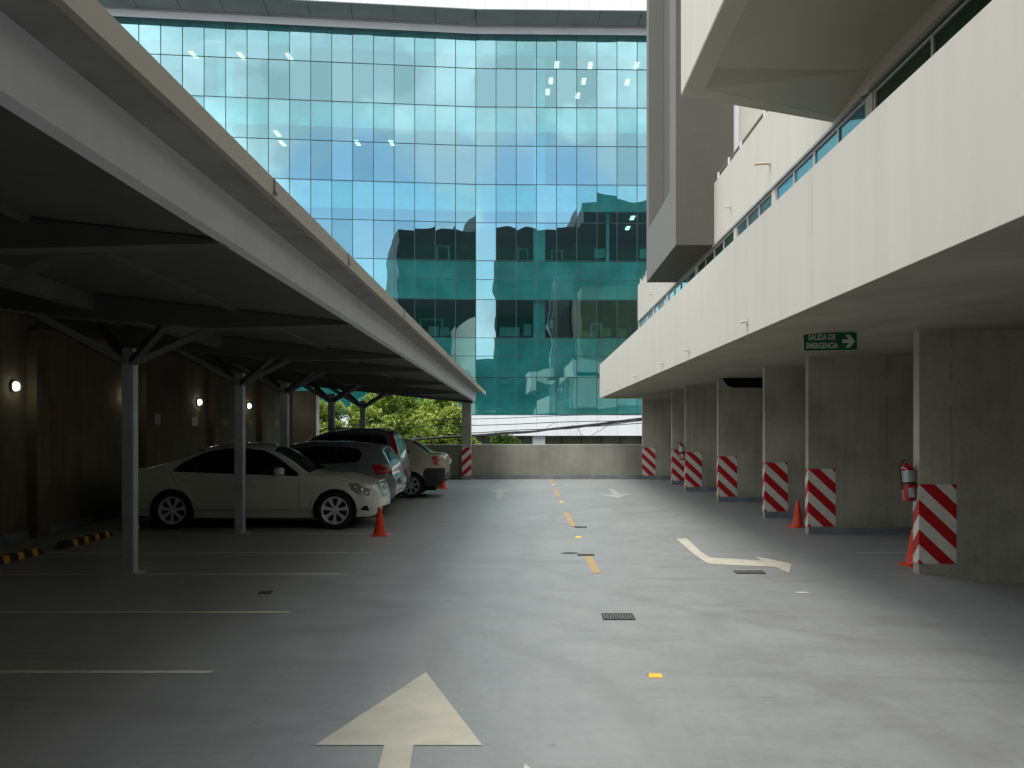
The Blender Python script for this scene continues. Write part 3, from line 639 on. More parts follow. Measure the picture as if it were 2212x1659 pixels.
# ------------------------------------------------------------------ emergency exit sign hanging below the soffit
sg = thing('exit_sign', 'green emergency exit sign with white Spanish lettering and arrow', 'sign', (3.265, 10.4, 2.64))
sg.rotation_euler = (0, R(-1.2), R(3))
b = MB(); b.box(-.297, .297, -.004, .008, -.098, .098); b.build('board', 'sign_green', sg, local=True)
b = MB(); b.box(-.302, .302, -.002, .009, .098, .103); b.box(-.302, .302, -.002, .009, -.103, -.098); b.box(-.302, -.297, -.002, .009, -.098, .098); b.box(.297, .302, -.002, .009, -.098, .098)
b.build('border', 'sign_white', sg, local=True)
b = MB(); b.add([(.13, -.007, -.02), (.13, -.007, .02), (.205, -.007, .02), (.165, -.007, .07), (.215, -.007, .07), (.275, -.007, 0), (.215, -.007, -.07), (.165, -.007, -.07), (.205, -.007, -.02)],
                [(0, 8, 2, 1), (8, 7, 6, 5), (2, 8, 5), (3, 2, 5, 4)]); b.build('arrow', 'sign_white', sg, local=True)
def letters(txt, size, loc, parent, mat, width=None):
    c = bpy.data.curves.new('lettering', 'FONT'); c.body = txt; c.size = size; c.extrude = .0008; c.align_x = 'CENTER'; c.align_y = 'CENTER'; c.offset = size * .03
    o = bpy.data.objects.new('tmp', c); COL.objects.link(o); bpy.context.view_layer.update()
    me = bpy.data.meshes.new_from_object(o.evaluated_get(bpy.context.evaluated_depsgraph_get())); bpy.data.objects.remove(o)
    vs_ = [v.co.copy() for v in me.vertices]; w0 = max(v.x for v in vs_) - min(v.x for v in vs_); k = (width / w0) if width else 1
    for v in me.vertices: v.co.x *= k
    me.materials.clear(); me.materials.append(M[mat]); q = bpy.data.objects.new('lettering', me); COL.objects.link(q); q.parent = parent
    q.location = loc; q.rotation_euler = (R(90), 0, 0); return q
letters('SALIDA DE', .085, (-.095, -.0065, .045), sg, 'sign_white', .30)
letters('EMERGENCIA', .085, (-.095, -.0065, -.047), sg, 'sign_white', .355)
b = MB(); b.box(-.25, -.23, 0, .006, .103, .13); b.box(.23, .25, 0, .006, .103, .16); b.build('hanger', 'steel_dark', sg, local=True)

# ------------------------------------------------------------------ fire extinguishers
def extinguisher(loc, lab, tilt=0):
    t = thing('fire_extinguisher', lab, 'fire extinguisher', loc); t.rotation_euler = (0, tilt, 0)
    b = MB(); b.lathe([(0, 0), (.070, 0), (.078, .012), (.078, .37), (.070, .405), (.045, .43), (.022, .44), (.022, .455), (0, .455)], 24); b.build('cylinder', 'ext_red', t, True, True)
    b = MB(); b.lathe([(.0795, .225), (.0795, .36)], 24); b.build('silver_label', 'silver_label', t, True, True)
    b = MB(); v = []
    for z in (.05, .16):
        for k in range(5): a = R(-112 + k * 13); v.append((.0798 * math.cos(a), .0798 * math.sin(a), z))
    b.add(v, [(k, k + 1, k + 6, k + 5) for k in range(4)]); b.build('paper_label', 'paper', t, local=True)
    b = MB(); b.lathe([(.080, .205), (.0815, .207), (.0815, .222), (.080, .224)], 24); b.build('strap', 'trim', t, True, True)
    b = MB(); b.box(-.014, .014, -.014, .014, .45, .485); b.bar((-.05, 0, .50), (.03, 0, .49), .016, .008); b.bar((-.055, 0, .535), (.03, 0, .495), .018, .008); b.build('valve', 'chrome', t, local=True)
    b = MB(); b.tube([(-.02, -.02, .475), (-.075, -.03, .46), (-.095, -.03, .40), (-.092, -.03, .25), (-.088, -.03, .14)], .009, 8); b.build('hose', 'rubber', t, True, True)
    return t
ext = extinguisher((4.398, 11.08, .84), 'red fire extinguisher hung beside the largest striped panel', R(-3))
dup(ext, (3.972, 25.19, .83), 'small distant fire extinguisher on the fifth pier')

# ------------------------------------------------------------------ traffic cones
def cone(loc, lab):
    t = thing('traffic_cone', lab, 'traffic cone', loc, 0, 'orange traffic cones')
    b = MB(); b.lathe([(.098, .022), (.092, .04), (.070, .17), (.048, .31), (.027, .43), (.024, .445), (.015, .447), (0, .44)], 28)
    b.build('cone', 'cone', t, True, True)
    b = MB(); b.cbox(-.14, .14, -.14, .14, 0, .024, .012); b.build('base', 'cone', t, local=True); return t
c0 = cone((-2.40, 14.9, 0), 'orange cone beside the front bumper of the ivory sedan')
dup(c0, (4.53, 16.2, 0), 'orange cone standing alone left of the second striped pier', R(20))
dup(c0, (4.70, 11.7, 0), 'orange cone half hidden behind the largest striped panel', R(8))
dup(c0, (-2.49, 26.4, 0), 'small far cone below the rear bumper of the champagne sedan', R(10))

# ------------------------------------------------------------------ wheel stops
def wheel_stop(loc, lab):
    t = thing('wheel_stop', lab, 'wheel stop', loc, 0, 'black and yellow wheel stops along the dark wall')
    b = MB(); p = [(-.075, 0), (.075, 0), (.05, .095), (-.05, .095)]
    v = [(x, -.82, z) for x, z in p[:2]] + [(x, -.70, z) for x, z in p[2:]] + [(x, .82, z) for x, z in p[:2]] + [(x, .70, z) for x, z in p[2:]]
    b.add(v, [(0, 1, 2, 3), (7, 6, 5, 4), (0, 4, 5, 1), (1, 5, 6, 2), (2, 6, 7, 3), (3, 7, 4, 0)]); b.build('block', 'stop_black', t, local=True)
    for k in range(4):
        y = -.50 + k * .34; g = MB(); e = .002
        g.add([(.075 + e, y, .004), (.05 + e, y, .095 + e), (-.05 - e, y, .095 + e), (-.05 - e, y + .13, .095 + e), (.05 + e, y + .13, .095 + e), (.075 + e, y + .13, .004), (-.075 - e, y, .004), (-.075 - e, y + .13, .004)],
              [(0, 5, 4, 1), (1, 4, 3, 2), (2, 3, 7, 6)]); g.build('yellow_band', 'stop_yellow', t, local=True)
    return t
w0 = wheel_stop((-6.63, 11.95, 0), 'black and yellow wheel stop nearest the viewer, cut by the left edge')
dup(w0, (-6.60, 14.02, 0), 'black and yellow wheel stop in the bay left of the nearest post'); dup(w0, (-6.62, 16.25, 0), 'wheel stop just behind the ivory sedan')

# ------------------------------------------------------------------ lamps and notices on the dark wall
def wall_lamp(loc, lab):
    t = thing('wall_lamp', lab, 'wall lamp', loc, 0, 'round lit lamps on the dark wall')
    b = MB(); b.lathe([(0, 0), (.085, 0), (.085, .03), (.07, .035)], 20, axis='x'); b.build('base', 'lamp_base', t, True, True)
    b = MB(); b.lathe([(.066, .035), (.064, .06), (.048, .088), (.025, .102), (0, .106)], 20, axis='x'); b.build('bulb', 'bulb', t, True, True)
    b = MB(); b.bar((.112, -.068, 0), (.112, .068, 0), .008, .008); b.bar((.112, 0, -.068), (.112, 0, .068), .008, .008)
    for a, c in ((-.068, 0), (.068, 0), (0, -.068), (0, .068)): b.bar((.03, a, c), (.114, a, c), .008, .008)
    b.build('guard', 'lamp_base', t, local=True); return t
l0 = wall_lamp((-7.75, 14.15, 2.31), 'lit round wall lamp nearest the viewer, at the left edge')
for Y, l in ((18.0, 'lit wall lamp hidden by the nearest post'), (21.95, 'lit round wall lamp over the roof of the ivory sedan'), (25.8, 'lit round wall lamp between the second and third posts'), (29.8, 'farthest and smallest lit wall lamp')):
    dup(l0, (-7.75, Y, 2.28), l)
# the lamps' own light
for Y in (14.15, 18.0, 21.95, 25.8, 29.8):
    ld = bpy.data.lights.new('wall_lamp_light', 'POINT'); ld.energy = .18; ld.color = (1, .9, .62); ld.shadow_soft_size = .06
    lo = bpy.data.objects.new('wall_lamp_light', ld); COL.objects.link(lo); lo.location = (-7.52, Y, 2.24)
def notice(y0, y1, z0, z1, mat, lab):
    b = MB(); b.box(0, .006, -(y1 - y0) / 2, (y1 - y0) / 2, -(z1 - z0) / 2, (z1 - z0) / 2)
    o = b.build('wall_notice', mat); o.location = (-7.75, (y0 + y1) / 2, (z0 + z1) / 2); return tag(o, lab, 'notice')
p = notice(14.97, 15.4, 1.78, 1.95, 'paper_pink', 'dull red notice on the dark wall below the nearest lamp'); p.location.x = -7.745
notice(19.35, 19.75, 1.76, 1.98, 'paper', 'grey paper notice just right of the nearest post'); notice(21.6, 22.0, 1.73, 1.93, 'paper', 'white paper notice below the second visible wall lamp')
notice(23.75, 24.15, 1.72, 1.91, 'paper_yellow', 'yellow notice left of the second post'); notice(25.9, 26.3, 1.72, 1.91, 'paper_yellow', 'dim yellow notice right of the second post')
notice(28.6, 28.9, 1.72, 1.91, 'paper_yellow', 'dim yellow notice furthest along the dark wall')

# ------------------------------------------------------------------ glass office building across the street
G = thing('glass_building', 'curved teal glass office building facing the parking deck', 'building', (-3, 50, -7))
FX, FY = -2.98, 50.0; AR, AL = R(1.2), R(6.8); PW = 1.065
def fac(s, off=0.0):
    """point on the facade at arc position s (0 = fold, + right); off = metres towards the viewer"""
    if abs(s) < 1e-4:
        h = (AR + AL) / 2; k = off / math.cos((AL - AR) / 2); return FX + math.sin(h) * k, FY - math.cos(h) * k
    if s >= 0: x = FX + s * math.cos(AR); y = FY + s * math.sin(AR); n = (math.sin(AR), -math.cos(AR))
    else: x = FX + s * math.cos(AL); y = FY + s * math.sin(AL); n = (math.sin(AL), -math.cos(AL))
    return x + n[0] * off, y + n[1] * off
S0, S1 = -30, 15      # panel index range (left, right)
HR = [.659, 2.646, 4.71, 6.73, 8.78, 10.78, 12.80, 14.83, 16.88, 18.90, 20.71]
def wallbox(b, s0, s1, o0, o1, z0, z1, mi=0):
    """box following the facade between arc positions, from offset o0 (back) to o1 (front); split at the fold"""
    if s0 < -1e-6 and s1 > 1e-6: wallbox(b, s0, 0, o0, o1, z0, z1, mi); wallbox(b, 0, s1, o0, o1, z0, z1, mi); return
    e = 1e-7
    if s1 <= 1e-6: q = [fac(s0, o1), fac(min(s1, -e), o1), fac(min(s1, -e), o0), fac(s0, o0)]
    else: q = [fac(max(s0, e), o1), fac(s1, o1), fac(s1, o0), fac(max(s0, e), o0)]
    b.add([(*p, z0) for p in q] + [(*p, z1) for p in q], [(3, 2, 1, 0), (4, 5, 6, 7), (0, 1, 5, 4), (1, 2, 6, 5), (2, 3, 7, 6), (3, 0, 4, 7)], mi)
SL_, SR_ = S0 * PW, S1 * PW
rg = random.Random(3); panes = []
for r in range(10):
    for i in range(S0, S1):
        z0, z1 = EYE + HR[r], EYE + HR[r + 1]; tx, ty = rg.gauss(0, .0030), rg.gauss(0, .0022)
        q0 = fac(i * PW + .02 if i >= 0 else i * PW + .02, .0); q1 = fac((i + 1) * PW - .02, .0)
        cxm = (q0[0] + q1[0]) / 2; px = VX + cxm * FP / 50
        vis = 250 < px < 1400 and (px > 600 + (50 - HR[r] * 2.1) * 0) # rough view test
        a = Vector((q0[0], q0[1] - tx * .5, z0)); c = Vector((q1[0], q1[1] + tx * .5, z0)); d = Vector((q1[0], q1[1] + tx * .5 + ty * 2, z1)); e = Vector((q0[0], q0[1] - tx * .5 + ty * 2, z1))
        # is the pane seen between the canopy edge and the band?
        yy = VY - (HR[r] + 1) * FP / 50; seen = px < 1395 and px > VX - 1.0 * (VY - yy) + 10
        panes.append((seen, [a, c, d, e], r, i))
big = [p for p in panes if p[0]]; big.sort(key=lambda p: (abs(p[3] - 1) + abs(p[2] - 5) * .5)); keep = set(id(p) for p in big[:100])
rest = MB()
for p in panes:
    if id(p) in keep: b = MB(); b.add(p[1], [(0, 1, 2, 3)]); b.build('glass_pane', rg.choice(['glass', 'glass', 'glass_b', 'glass_c']), G)
    else: rest.add(p[1], [(0, 1, 2, 3)], rg.choice([0, 0, 1, 2]))
tag(rest.build('glass_pane', ['glass', 'glass_b', 'glass_c'], G), kind='stuff')
b = MB()
for i in range(S0, S1 + 1):
    wallbox(b, i * PW - .017, i * PW + .017, -.06, .03, EYE + HR[0], EYE + HR[-1])
for h in HR: wallbox(b, SL_, SR_, -.055, .028, EYE + h - .014, EYE + h + .014)
b.build('mullion', 'mullion', G)
b = MB()
for h in (7.78, 3.75): wallbox(b, -3.2, SR_, -.05, .02, EYE + h - .015, EYE + h + .015)
b.build('transom', 'mullion', G)
def gp(name, mat, s0, s1, o0, o1, z0, z1): b = MB(); wallbox(b, s0, s1, o0, o1, z0, z1); return b.build(name, mat, G)
# slabs, ceilings, spandrels behind the glass
for (z0, z1) in ((6.76, 8.78), (11.45, 12.80), (15.65, 16.88), (19.75, 20.71), (2.66, 4.71), (.66, 2.62)):
    gp('spandrel', 'inner_panel', SL_, SR_, -.55, -.30, EYE + z0, EYE + z1)
for k, h in enumerate((.66, 4.71, 8.78, 12.80, 16.88)): gp('storey_floor', 'inner_floor', SL_, SR_, -9, -.56, EYE + h - .14, EYE + h)
for h in (6.9, 11.6, 15.85, 19.9): gp('ceiling', 'inner_ceil', SL_, SR_, -9, -.56, EYE + h, EYE + h + .08)
gp('core_wall', 'inner_wall', SL_, SR_, -9.3, -9, EYE + .6, EYE + 20.7)
for s in (.65 + 2.4,): gp('inner_column', 'inner_panel', s, s + .62, -.98, -.36 - .2, EYE + .7, EYE + 20.6)
for s in (-13.3, -24, 14.0): gp('inner_column', 'inner_panel', s, s + .7, -1.3, -.6, EYE + 4.8, EYE + 20.6)
gp('inner_column', 'inner_panel', 6.95, 7.1, -.95, -.6, EYE + 8.8, EYE + 12.0)
# lit ceiling panels
def lamp_at(x, y, h):
    Y = h * FP / (VY - y); X = (x - VX) * Y / FP
    b = MB(); z = EYE + h - .01; b.box(X - .10, X + .10, Y - .45, Y + .45, z - .03, z); b.build('ceiling_light', 'lamp_panel', G)
for (x, y) in ((418, 118), (521, 120), (625, 122), (1203, 139), (1275, 141), (1375, 141), (1190, 174), (1261, 175), (1355, 177), (1183, 198), (1248, 206)): lamp_at(x, y, 19.9)
for (x, y) in ((497, 287), (599, 288), (610, 309), (772, 308), (846, 308)): lamp_at(x, y, 15.85)
lamp_at(1366, 470, 11.6); lamp_at(1356, 492, 11.6)
# white head band, roof overhang, base band
gp('head_band', 'white_clad', SL_, SR_, -.2, .06, EYE + 20.71, EYE + 21.15)
gp('roof_soffit', 'grey_clad', SL_, SR_, -.3, 1.95, EYE + 21.15, EYE + 21.25)
b = MB()
for i in range(S0, S1, 2): wallbox(b, i * PW, i * PW + .02, .10, 1.90, EYE + 21.135, EYE + 21.15)
b.build('soffit_joints', 'mullion', G)
gp('gutter_strip', 'grey_clad', SL_, SR_, .06, .16, EYE + 21.07, EYE + 21.149)
gp('roof_fascia', 'white_clad', SL_, SR_, 1.80, 1.97, EYE + 21.18, EYE + 26)
gp('roof_top', 'white_clad', SL_, SR_, -9, 1.80, EYE + 21.26, EYE + 25.9)
b = MB()
for i in range(S0, S1): wallbox(b, i * PW + .5, i * PW + .515, 1.97, 1.975, EYE + 21.2, EYE + 26)
wallbox(b, SL_, SR_, 1.97, 1.976, EYE + 22.2, EYE + 22.215); b.build('cladding_joints', 'clad_joint', G)
gp('base_band', 'white_clad', SL_, SR_, -.8, .22, EYE - .44, EYE + .63)
b = MB()
for i in range(S0, S1): wallbox(b, i * PW, i * PW + .014, .22, .224, EYE - .44, EYE + .63)
b.build('cladding_joints', 'clad_joint', G)
gp('lower_wall', 'lower_wall', SL_, SR_, -1.6, -1.2, -7, EYE - .44)
b = MB()
for i in range(S0, S1, 1): wallbox(b, i * PW + .3, i * PW + .35, -1.2, -1.16, -7, EYE - .44)
b.build('lower_mullion', 'mullion', G)
for s in (3.0, -12, 13.5, -22): gp('ground_column', 'white_clad', s, s + .66, -.9, -.2, -7, EYE - .44)
# roof volume to close the top
b = MB(); b.box(-36, 14, 51.5, 60, EYE + 20, EYE + 25.5); b.build('roof_volume', 'grey_clad', G)

# office furniture seen through the glass (positions measured on the facade)
def fp_(x, y, back):   # facade pixel -> arc position & height a little behind the glass
    Y = 50 + back; return (x - VX) * Y / FP, Y, EYE + (VY - y) * Y / FP
def furn(kind, x0, x1, y0, y1, mat, lab, cat, back=1.6, dep=.5):
    a = fp_(x0, y1, back); c = fp_(x1, y0, back); cx = (a[0] + c[0]) / 2; z0 = a[2]; w = c[0] - a[0]; h = c[2] - z0
    t = thing(kind, lab, cat, (cx, 50 + back, z0))
    return t, w, h
def desk(x0, x1, ytop, ybot, lab):
    t, w, h = furn('office_desk', x0, x1, ytop, ybot, 'desk', lab, 'desk')
    b = MB(); b.cbox(-w / 2, w / 2, -.35, .35, h - .04, h, .005); b.build('desktop', 'desk', t, local=True)
    for sx in (-1, 1): b = MB(); b.box(sx * w * .42 - .03, sx * w * .42 + .03, -.3, .3, 0, h - .042); b.build('leg', 'desk', t, local=True)
def screen(x0, x1, ytop, ybot, lab, mat='desk'):
    t, w, h = furn('desk_screen', x0, x1, ytop, ybot, mat, lab, 'screen')
    b = MB(); b.cbox(-w / 2, w / 2, -.02, .02, .04, h, .006); b.build('panel', mat, t, local=True)
    b = MB(); b.box(-w / 2 + .02, -w / 2 + .08, -.12, .12, 0, .04); b.box(w / 2 - .08, w / 2 - .02, -.12, .12, 0, .04); b.build('foot', 'desk_dark', t, local=True)
def carton(x0, x1, ytop, ybot, lab):
    t, w, h = furn('carton', x0, x1, ytop, ybot, 'box_brown', lab, 'box')
    b = MB(); b.cbox(-w / 2, w / 2, -.25, .25, 0, h, .006); b.box(-w / 2 + .02, w / 2 - .02, -.03, .03, h, h + .004); b.build('body', 'box_brown', t, local=True)
def chair(x, ybot, lab):
    t, w, h = furn('office_chair', x - 9, x + 9, ybot - 34, ybot, 'desk_dark', lab, 'chair')
    b = MB(); b.cbox(-.24, .24, -.24, .24, .42, .50, .02); b.build('seat', 'desk_dark', t, local=True)
    b = MB(); b.cbox(-.22, .22, .20, .27, .52, 1.02, .02); b.build('backrest', 'desk_dark', t, local=True)
    b = MB(); b.tube([(0, 0, .06), (0, 0, .42)], .03)
    for k in range(5): a = R(72 * k); b.bar((0, 0, .07), (.28 * math.cos(a), .28 * math.sin(a), .03), .04, .03)
    b.build('base', 'desk_dark', t, local=True)
desk(943, 972, 533, 561, 'pale desk behind the glass in the left dark window row'); chair(925, 562, 'dark office chair left of the pale upper desk'); chair(1003, 562, 'dark office chair by the facade fold')
desk(1118, 1142, 538, 561, 'pale desk left of the bright inner column'); screen(1283, 1307, 537, 559, 'pale desk screen in the upper dark row'); desk(1190, 1216, 542, 561, 'pale desk right of the bright inner column')
screen(1382, 1396, 538, 560, 'pale screen at the right edge of the upper dark row'); chair(1245, 562, 'dark office chair right of the upper pale desk'); chair(1318, 562, 'dark chair beside the pale desk screen')
screen(926, 948, 705, 727, 'pale panel left in the lower dark row'); screen(951, 971, 707, 727, 'second pale panel in the lower dark row'); screen(1079, 1122, 707, 728, 'wide pale panel right of the facade fold'); screen(1131, 1148, 700, 727, 'tall pale panel beside the inner column')
screen(1184, 1195, 692, 711, 'small pale screen standing high in the lower row'); carton(1300, 1320, 709, 728, 'brown carton in the lower dark row'); carton(1335, 1352, 711, 728, 'yellow brown carton further right in the lower row'); carton(1254, 1285, 716, 729, 'low brown carton left of the other cartons')
desk(905, 960, 690, 727, 'long pale desk in the lower left window row'); desk(1275, 1300, 700, 728, 'pale desk between the cartons')

# ------------------------------------------------------------------ tree and shrub beyond the end wall
def tree(loc, lab, cl, mats, seed, trunk_h=4.5, kind='leafy_tree', n_leaf=110, leaf=.075, cat='tree', group=None):
    r = random.Random(seed); t = thing(kind, lab, cat, loc, 0, group)
    b = MB(); b.tube([(0, 0, 0), (.1, .05, trunk_h * .5), (-.05, 0, trunk_h)], [.2, .16, .12], 10)
    for (x, y, z, rad, m) in cl[::2]:
        b.tube([(0, 0, trunk_h * .8), (x * .45, y * .45, trunk_h * .8 + (z - trunk_h * .8) * .6), (x, y, z)], [.09, .05, .015], 6)
    b.build('trunk', 'bark', t, True, True)
    V = []; F = []
    for (x, y, z, rad, m) in cl:
        for _ in range(int(n_leaf * rad * rad * 45)):
            u = Vector((r.gauss(0, 1), r.gauss(0, 1), r.gauss(0, 1))).normalized() * rad * (r.random() ** .45)
            c = Vector((x, y, z)) + Vector((u.x, u.y, u.z * .75))
            e = Euler((r.uniform(-.9, .9), r.uniform(-.9, .9), r.uniform(0, 6.3))).to_matrix(); s = leaf * r.uniform(.6, 1.25); o = len(V)
            V += [c + e @ Vector(p) for p in ((-s, 0, 0), (0, -s * .42, .01), (s, 0, 0), (0, s * .42, -.012))]; F.append((o, o + 1, o + 2, o + 3))
    b = MB(); b.add(V, F); b.build('crown', mats, t, local=True); return t
def clumps(seed, n, cx, cz, rx, ry, rz, r0, r1, floor=-9):
    r = random.Random(seed); out = []
    for _ in range(n):
        u = Vector((r.gauss(0, 1), r.gauss(0, 1), r.gauss(0, 1))).normalized() * (r.random() ** .25)
        out.append((cx + u.x * rx, u.y * ry, cz + u.z * rz, r.uniform(r0, r1), 0))
    return out
tree((-5.2, 39, -7), 'large lime green tree seen under the canopy beyond the end wall', clumps(11, 270, -.1, 7.35, 3.1, 2.4, 3.0, .3, .62), 'leaf', 5, n_leaf=24, leaf=.115)
tree((-8.2, 37.5, -7), 'smaller pale green tree at the left behind the parked cars', clumps(17, 110, 0, 8.0, 1.5, 1.3, 1.75, .25, .5), 'leaf', 9, n_leaf=30, leaf=.09)
tree((-3.0, 37, -7), 'yellowish tree crown beside the concrete end post', clumps(23, 80, -.5, 8.0, 1.1, 1.1, 1.5, .25, .5), 'leaf', 12, n_leaf=30, leaf=.09)
tree((-1.4, 47.5, -7), 'small green treetop peeping over the end wall', clumps(31, 14, 0, 8.0, .7, .6, .35, .2, .35), 'leaf2', 15, n_leaf=40, leaf=.07)

# ------------------------------------------------------------------ power cables over the street
def cable(pts, r, lab, Y=35.0):
    b = MB(); P = [Vector(at(x, y, Y)) for x, y in pts]; Q = []
    for i in range(len(P) - 1):
        for k in range(10):
            t = k / 10; p = P[i].lerp(P[i + 1], t); Q.append(p)
    Q.append(P[-1]); rr = random.Random(len(Q)); Q = [q + Vector((0, 0, .012 * math.sin(i * .9 + rr.random()))) for i, q in enumerate(Q)]
    tag(b.tube(Q, r, 6).build('power_cable', 'cable', smooth=True), lab, 'cable', 'power cables over the street')
cable([(560, 925), (1018, 905), (1386, 893), (1700, 880)], .013, 'thin topmost cable crossing the white band'); cable([(560, 932), (1018, 919), (1386, 906.5), (1700, 893)], .016, 'thin second cable crossing the white band', 35.3)
cable([(560, 975), (1018, 940.6), (1159, 931), (1386, 904.8), (1700, 870)], .05, 'thick black cable bundle slanting across the white band', 35.6); cable([(560, 962), (1018, 935), (1200, 925), (1386, 915), (1700, 905)], .018, 'cable running just above the thick bundle', 35.9)
cable([(1018, 943), (1120, 936), (1250, 923), (1386, 909)], .025, 'cable strapped under the thick bundle', 35.2)
cable([(1235, 918), (1249, 924), (1254, 938), (1267, 945), (1275, 943)], .009, 'loose wire end curling below the bundle', 35.4); cable([(1318, 914), (1303, 926), (1276, 941)], .009, 'loose wire hanging slantwise from the bundle', 35.45)
cable([(1200, 912), (1190, 918), (1178, 926)], .008, 'short loose wire above the bundle', 35.4)

# ------------------------------------------------------------------ cars
def catmull(pts):
    xs = np.array([p[0] for p in pts]); ys = np.array([p[1] for p in pts])
    def f(x):
        x = np.asarray(x, float); d = np.diff(ys) / np.diff(xs); m = np.empty_like(ys)
        m[0] = d[0]; m[-1] = d[-1]
        for i in range(1, len(ys) - 1):
            m[i] = 0 if d[i - 1] * d[i] <= 0 else 2 * d[i - 1] * d[i] / (d[i - 1] + d[i])
        i = np.clip(np.searchsorted(xs, x) - 1, 0, len(xs) - 2); h = xs[i + 1] - xs[i]; t = np.clip((x - xs[i]) / h, 0, 1)
        return (2 * t**3 - 3 * t**2 + 1) * ys[i] + (t**3 - 2 * t**2 + t) * h * m[i] + (-2 * t**3 + 3 * t**2) * ys[i + 1] + (t**3 - t**2) * h * m[i + 1]
    return f
def inpoly(px, py, poly):
    c = np.zeros(px.shape, bool); n = len(poly)
    for i in range(n):
        x1, y1 = poly[i]; x2, y2 = poly[(i + 1) % n]
        k = ((y1 > py) != (y2 > py)); xi = (x2 - x1) * (py - y1) / ((y2 - y1) if y2 != y1 else 1e-9) + x1; c ^= k & (px < xi)
    return c
def snap(px, py, poly, tol, closed=True):
    best = np.full(px.shape, 9.); bx = px.copy(); by = py.copy(); n = len(poly)
    for i in range(n if closed else n - 1):
        x1, y1 = poly[i]; x2, y2 = poly[(i + 1) % n]; dx, dy = x2 - x1, y2 - y1
        t = np.clip(((px - x1) * dx + (py - y1) * dy) / (dx * dx + dy * dy + 1e-12), 0, 1); qx, qy = x1 + t * dx, y1 + t * dy
        d = np.hypot(px - qx, py - qy); k = d < best; best[k] = d[k]; bx[k] = qx[k]; by[k] = qy[k]
    k = best < tol; px[k] = bx[k]; py[k] = by[k]
def smooth_poly(p, n=4):
    out = []
    for i in range(len(p)):
        a, b_, c = Vector(p[i - 1]), Vector(p[i]), Vector(p[(i + 1) % len(p)])
        r = min((a - b_).length, (c - b_).length) * .35; s = b_ + (a - b_).normalized() * r; e = b_ + (c - b_).normalized() * r
        for k in range(n + 1): t = k / n; q = s * (1 - t)**2 + b_ * 2 * t * (1 - t) + e * t * t; out.append((q.x, q.y))
    return out

def build_wheel(t, x, y, side, Rw, rim, spokes, alloy, wide=.045):
    w = bpy.data.objects.new('wheel', None); COL.objects.link(w); w.parent = t; w.location = (x, y, Rw); s = side
    b = MB(); hw = .105
    b.lathe([(rim + .005, s * hw * .86), (rim + .03, s * hw), (Rw - .035, s * hw), (Rw - .012, s * hw * .86), (Rw, s * hw * .6), (Rw, -s * hw * .6), (Rw - .02, -s * hw), (rim, -s * hw)], 40, axis='y')
    b.build('tyre', 'tyre', w, True, True)
    b = MB(); b.lathe([(rim + .008, s * hw * .88), (rim - .006, s * hw * .90), (rim - .016, s * hw * .80), (rim - .022, s * hw * .3), (rim - .03, -s * hw * .5)], 40, axis='y')
    b.lathe([(.0, s * hw * .74), (.045, s * hw * .74), (.062, s * hw * .66), (.062, s * hw * .3)], 20, axis='y')
    for k in range(spokes):
        a = 2 * math.pi * k / spokes + .2; ca, sa = math.cos(a), math.sin(a); v = []
        for rr, ww, yy in ((.05, wide * .62, .66), (rim * .6, wide * .75, .78), (rim - .012, wide * 1.25, .82)):
            for q in (-ww, ww): v.append((rr * ca - q * sa, s * hw * yy, rr * sa + q * ca))
            for q in (-ww, ww): v.append((rr * ca - q * sa * .8, s * hw * (yy - .25), rr * sa + q * ca * .8))
        b.add(v, [(0, 1, 5, 4), (4, 5, 9, 8), (0, 4, 6, 2), (4, 8, 10, 6), (1, 3, 7, 5), (5, 7, 11, 9)])
    b.build('rim', alloy, w, False, True)
    b = MB(); b.lathe([(0, s * .01), (rim - .06, s * .01), (rim - .06, -s * .01)], 24, axis='y'); b.lathe([(rim - .06, 0.0), (rim - .02, 0.0)], 24, axis='y'); b.build('brake_disc', 'black_plastic', w, True, True)
    return w

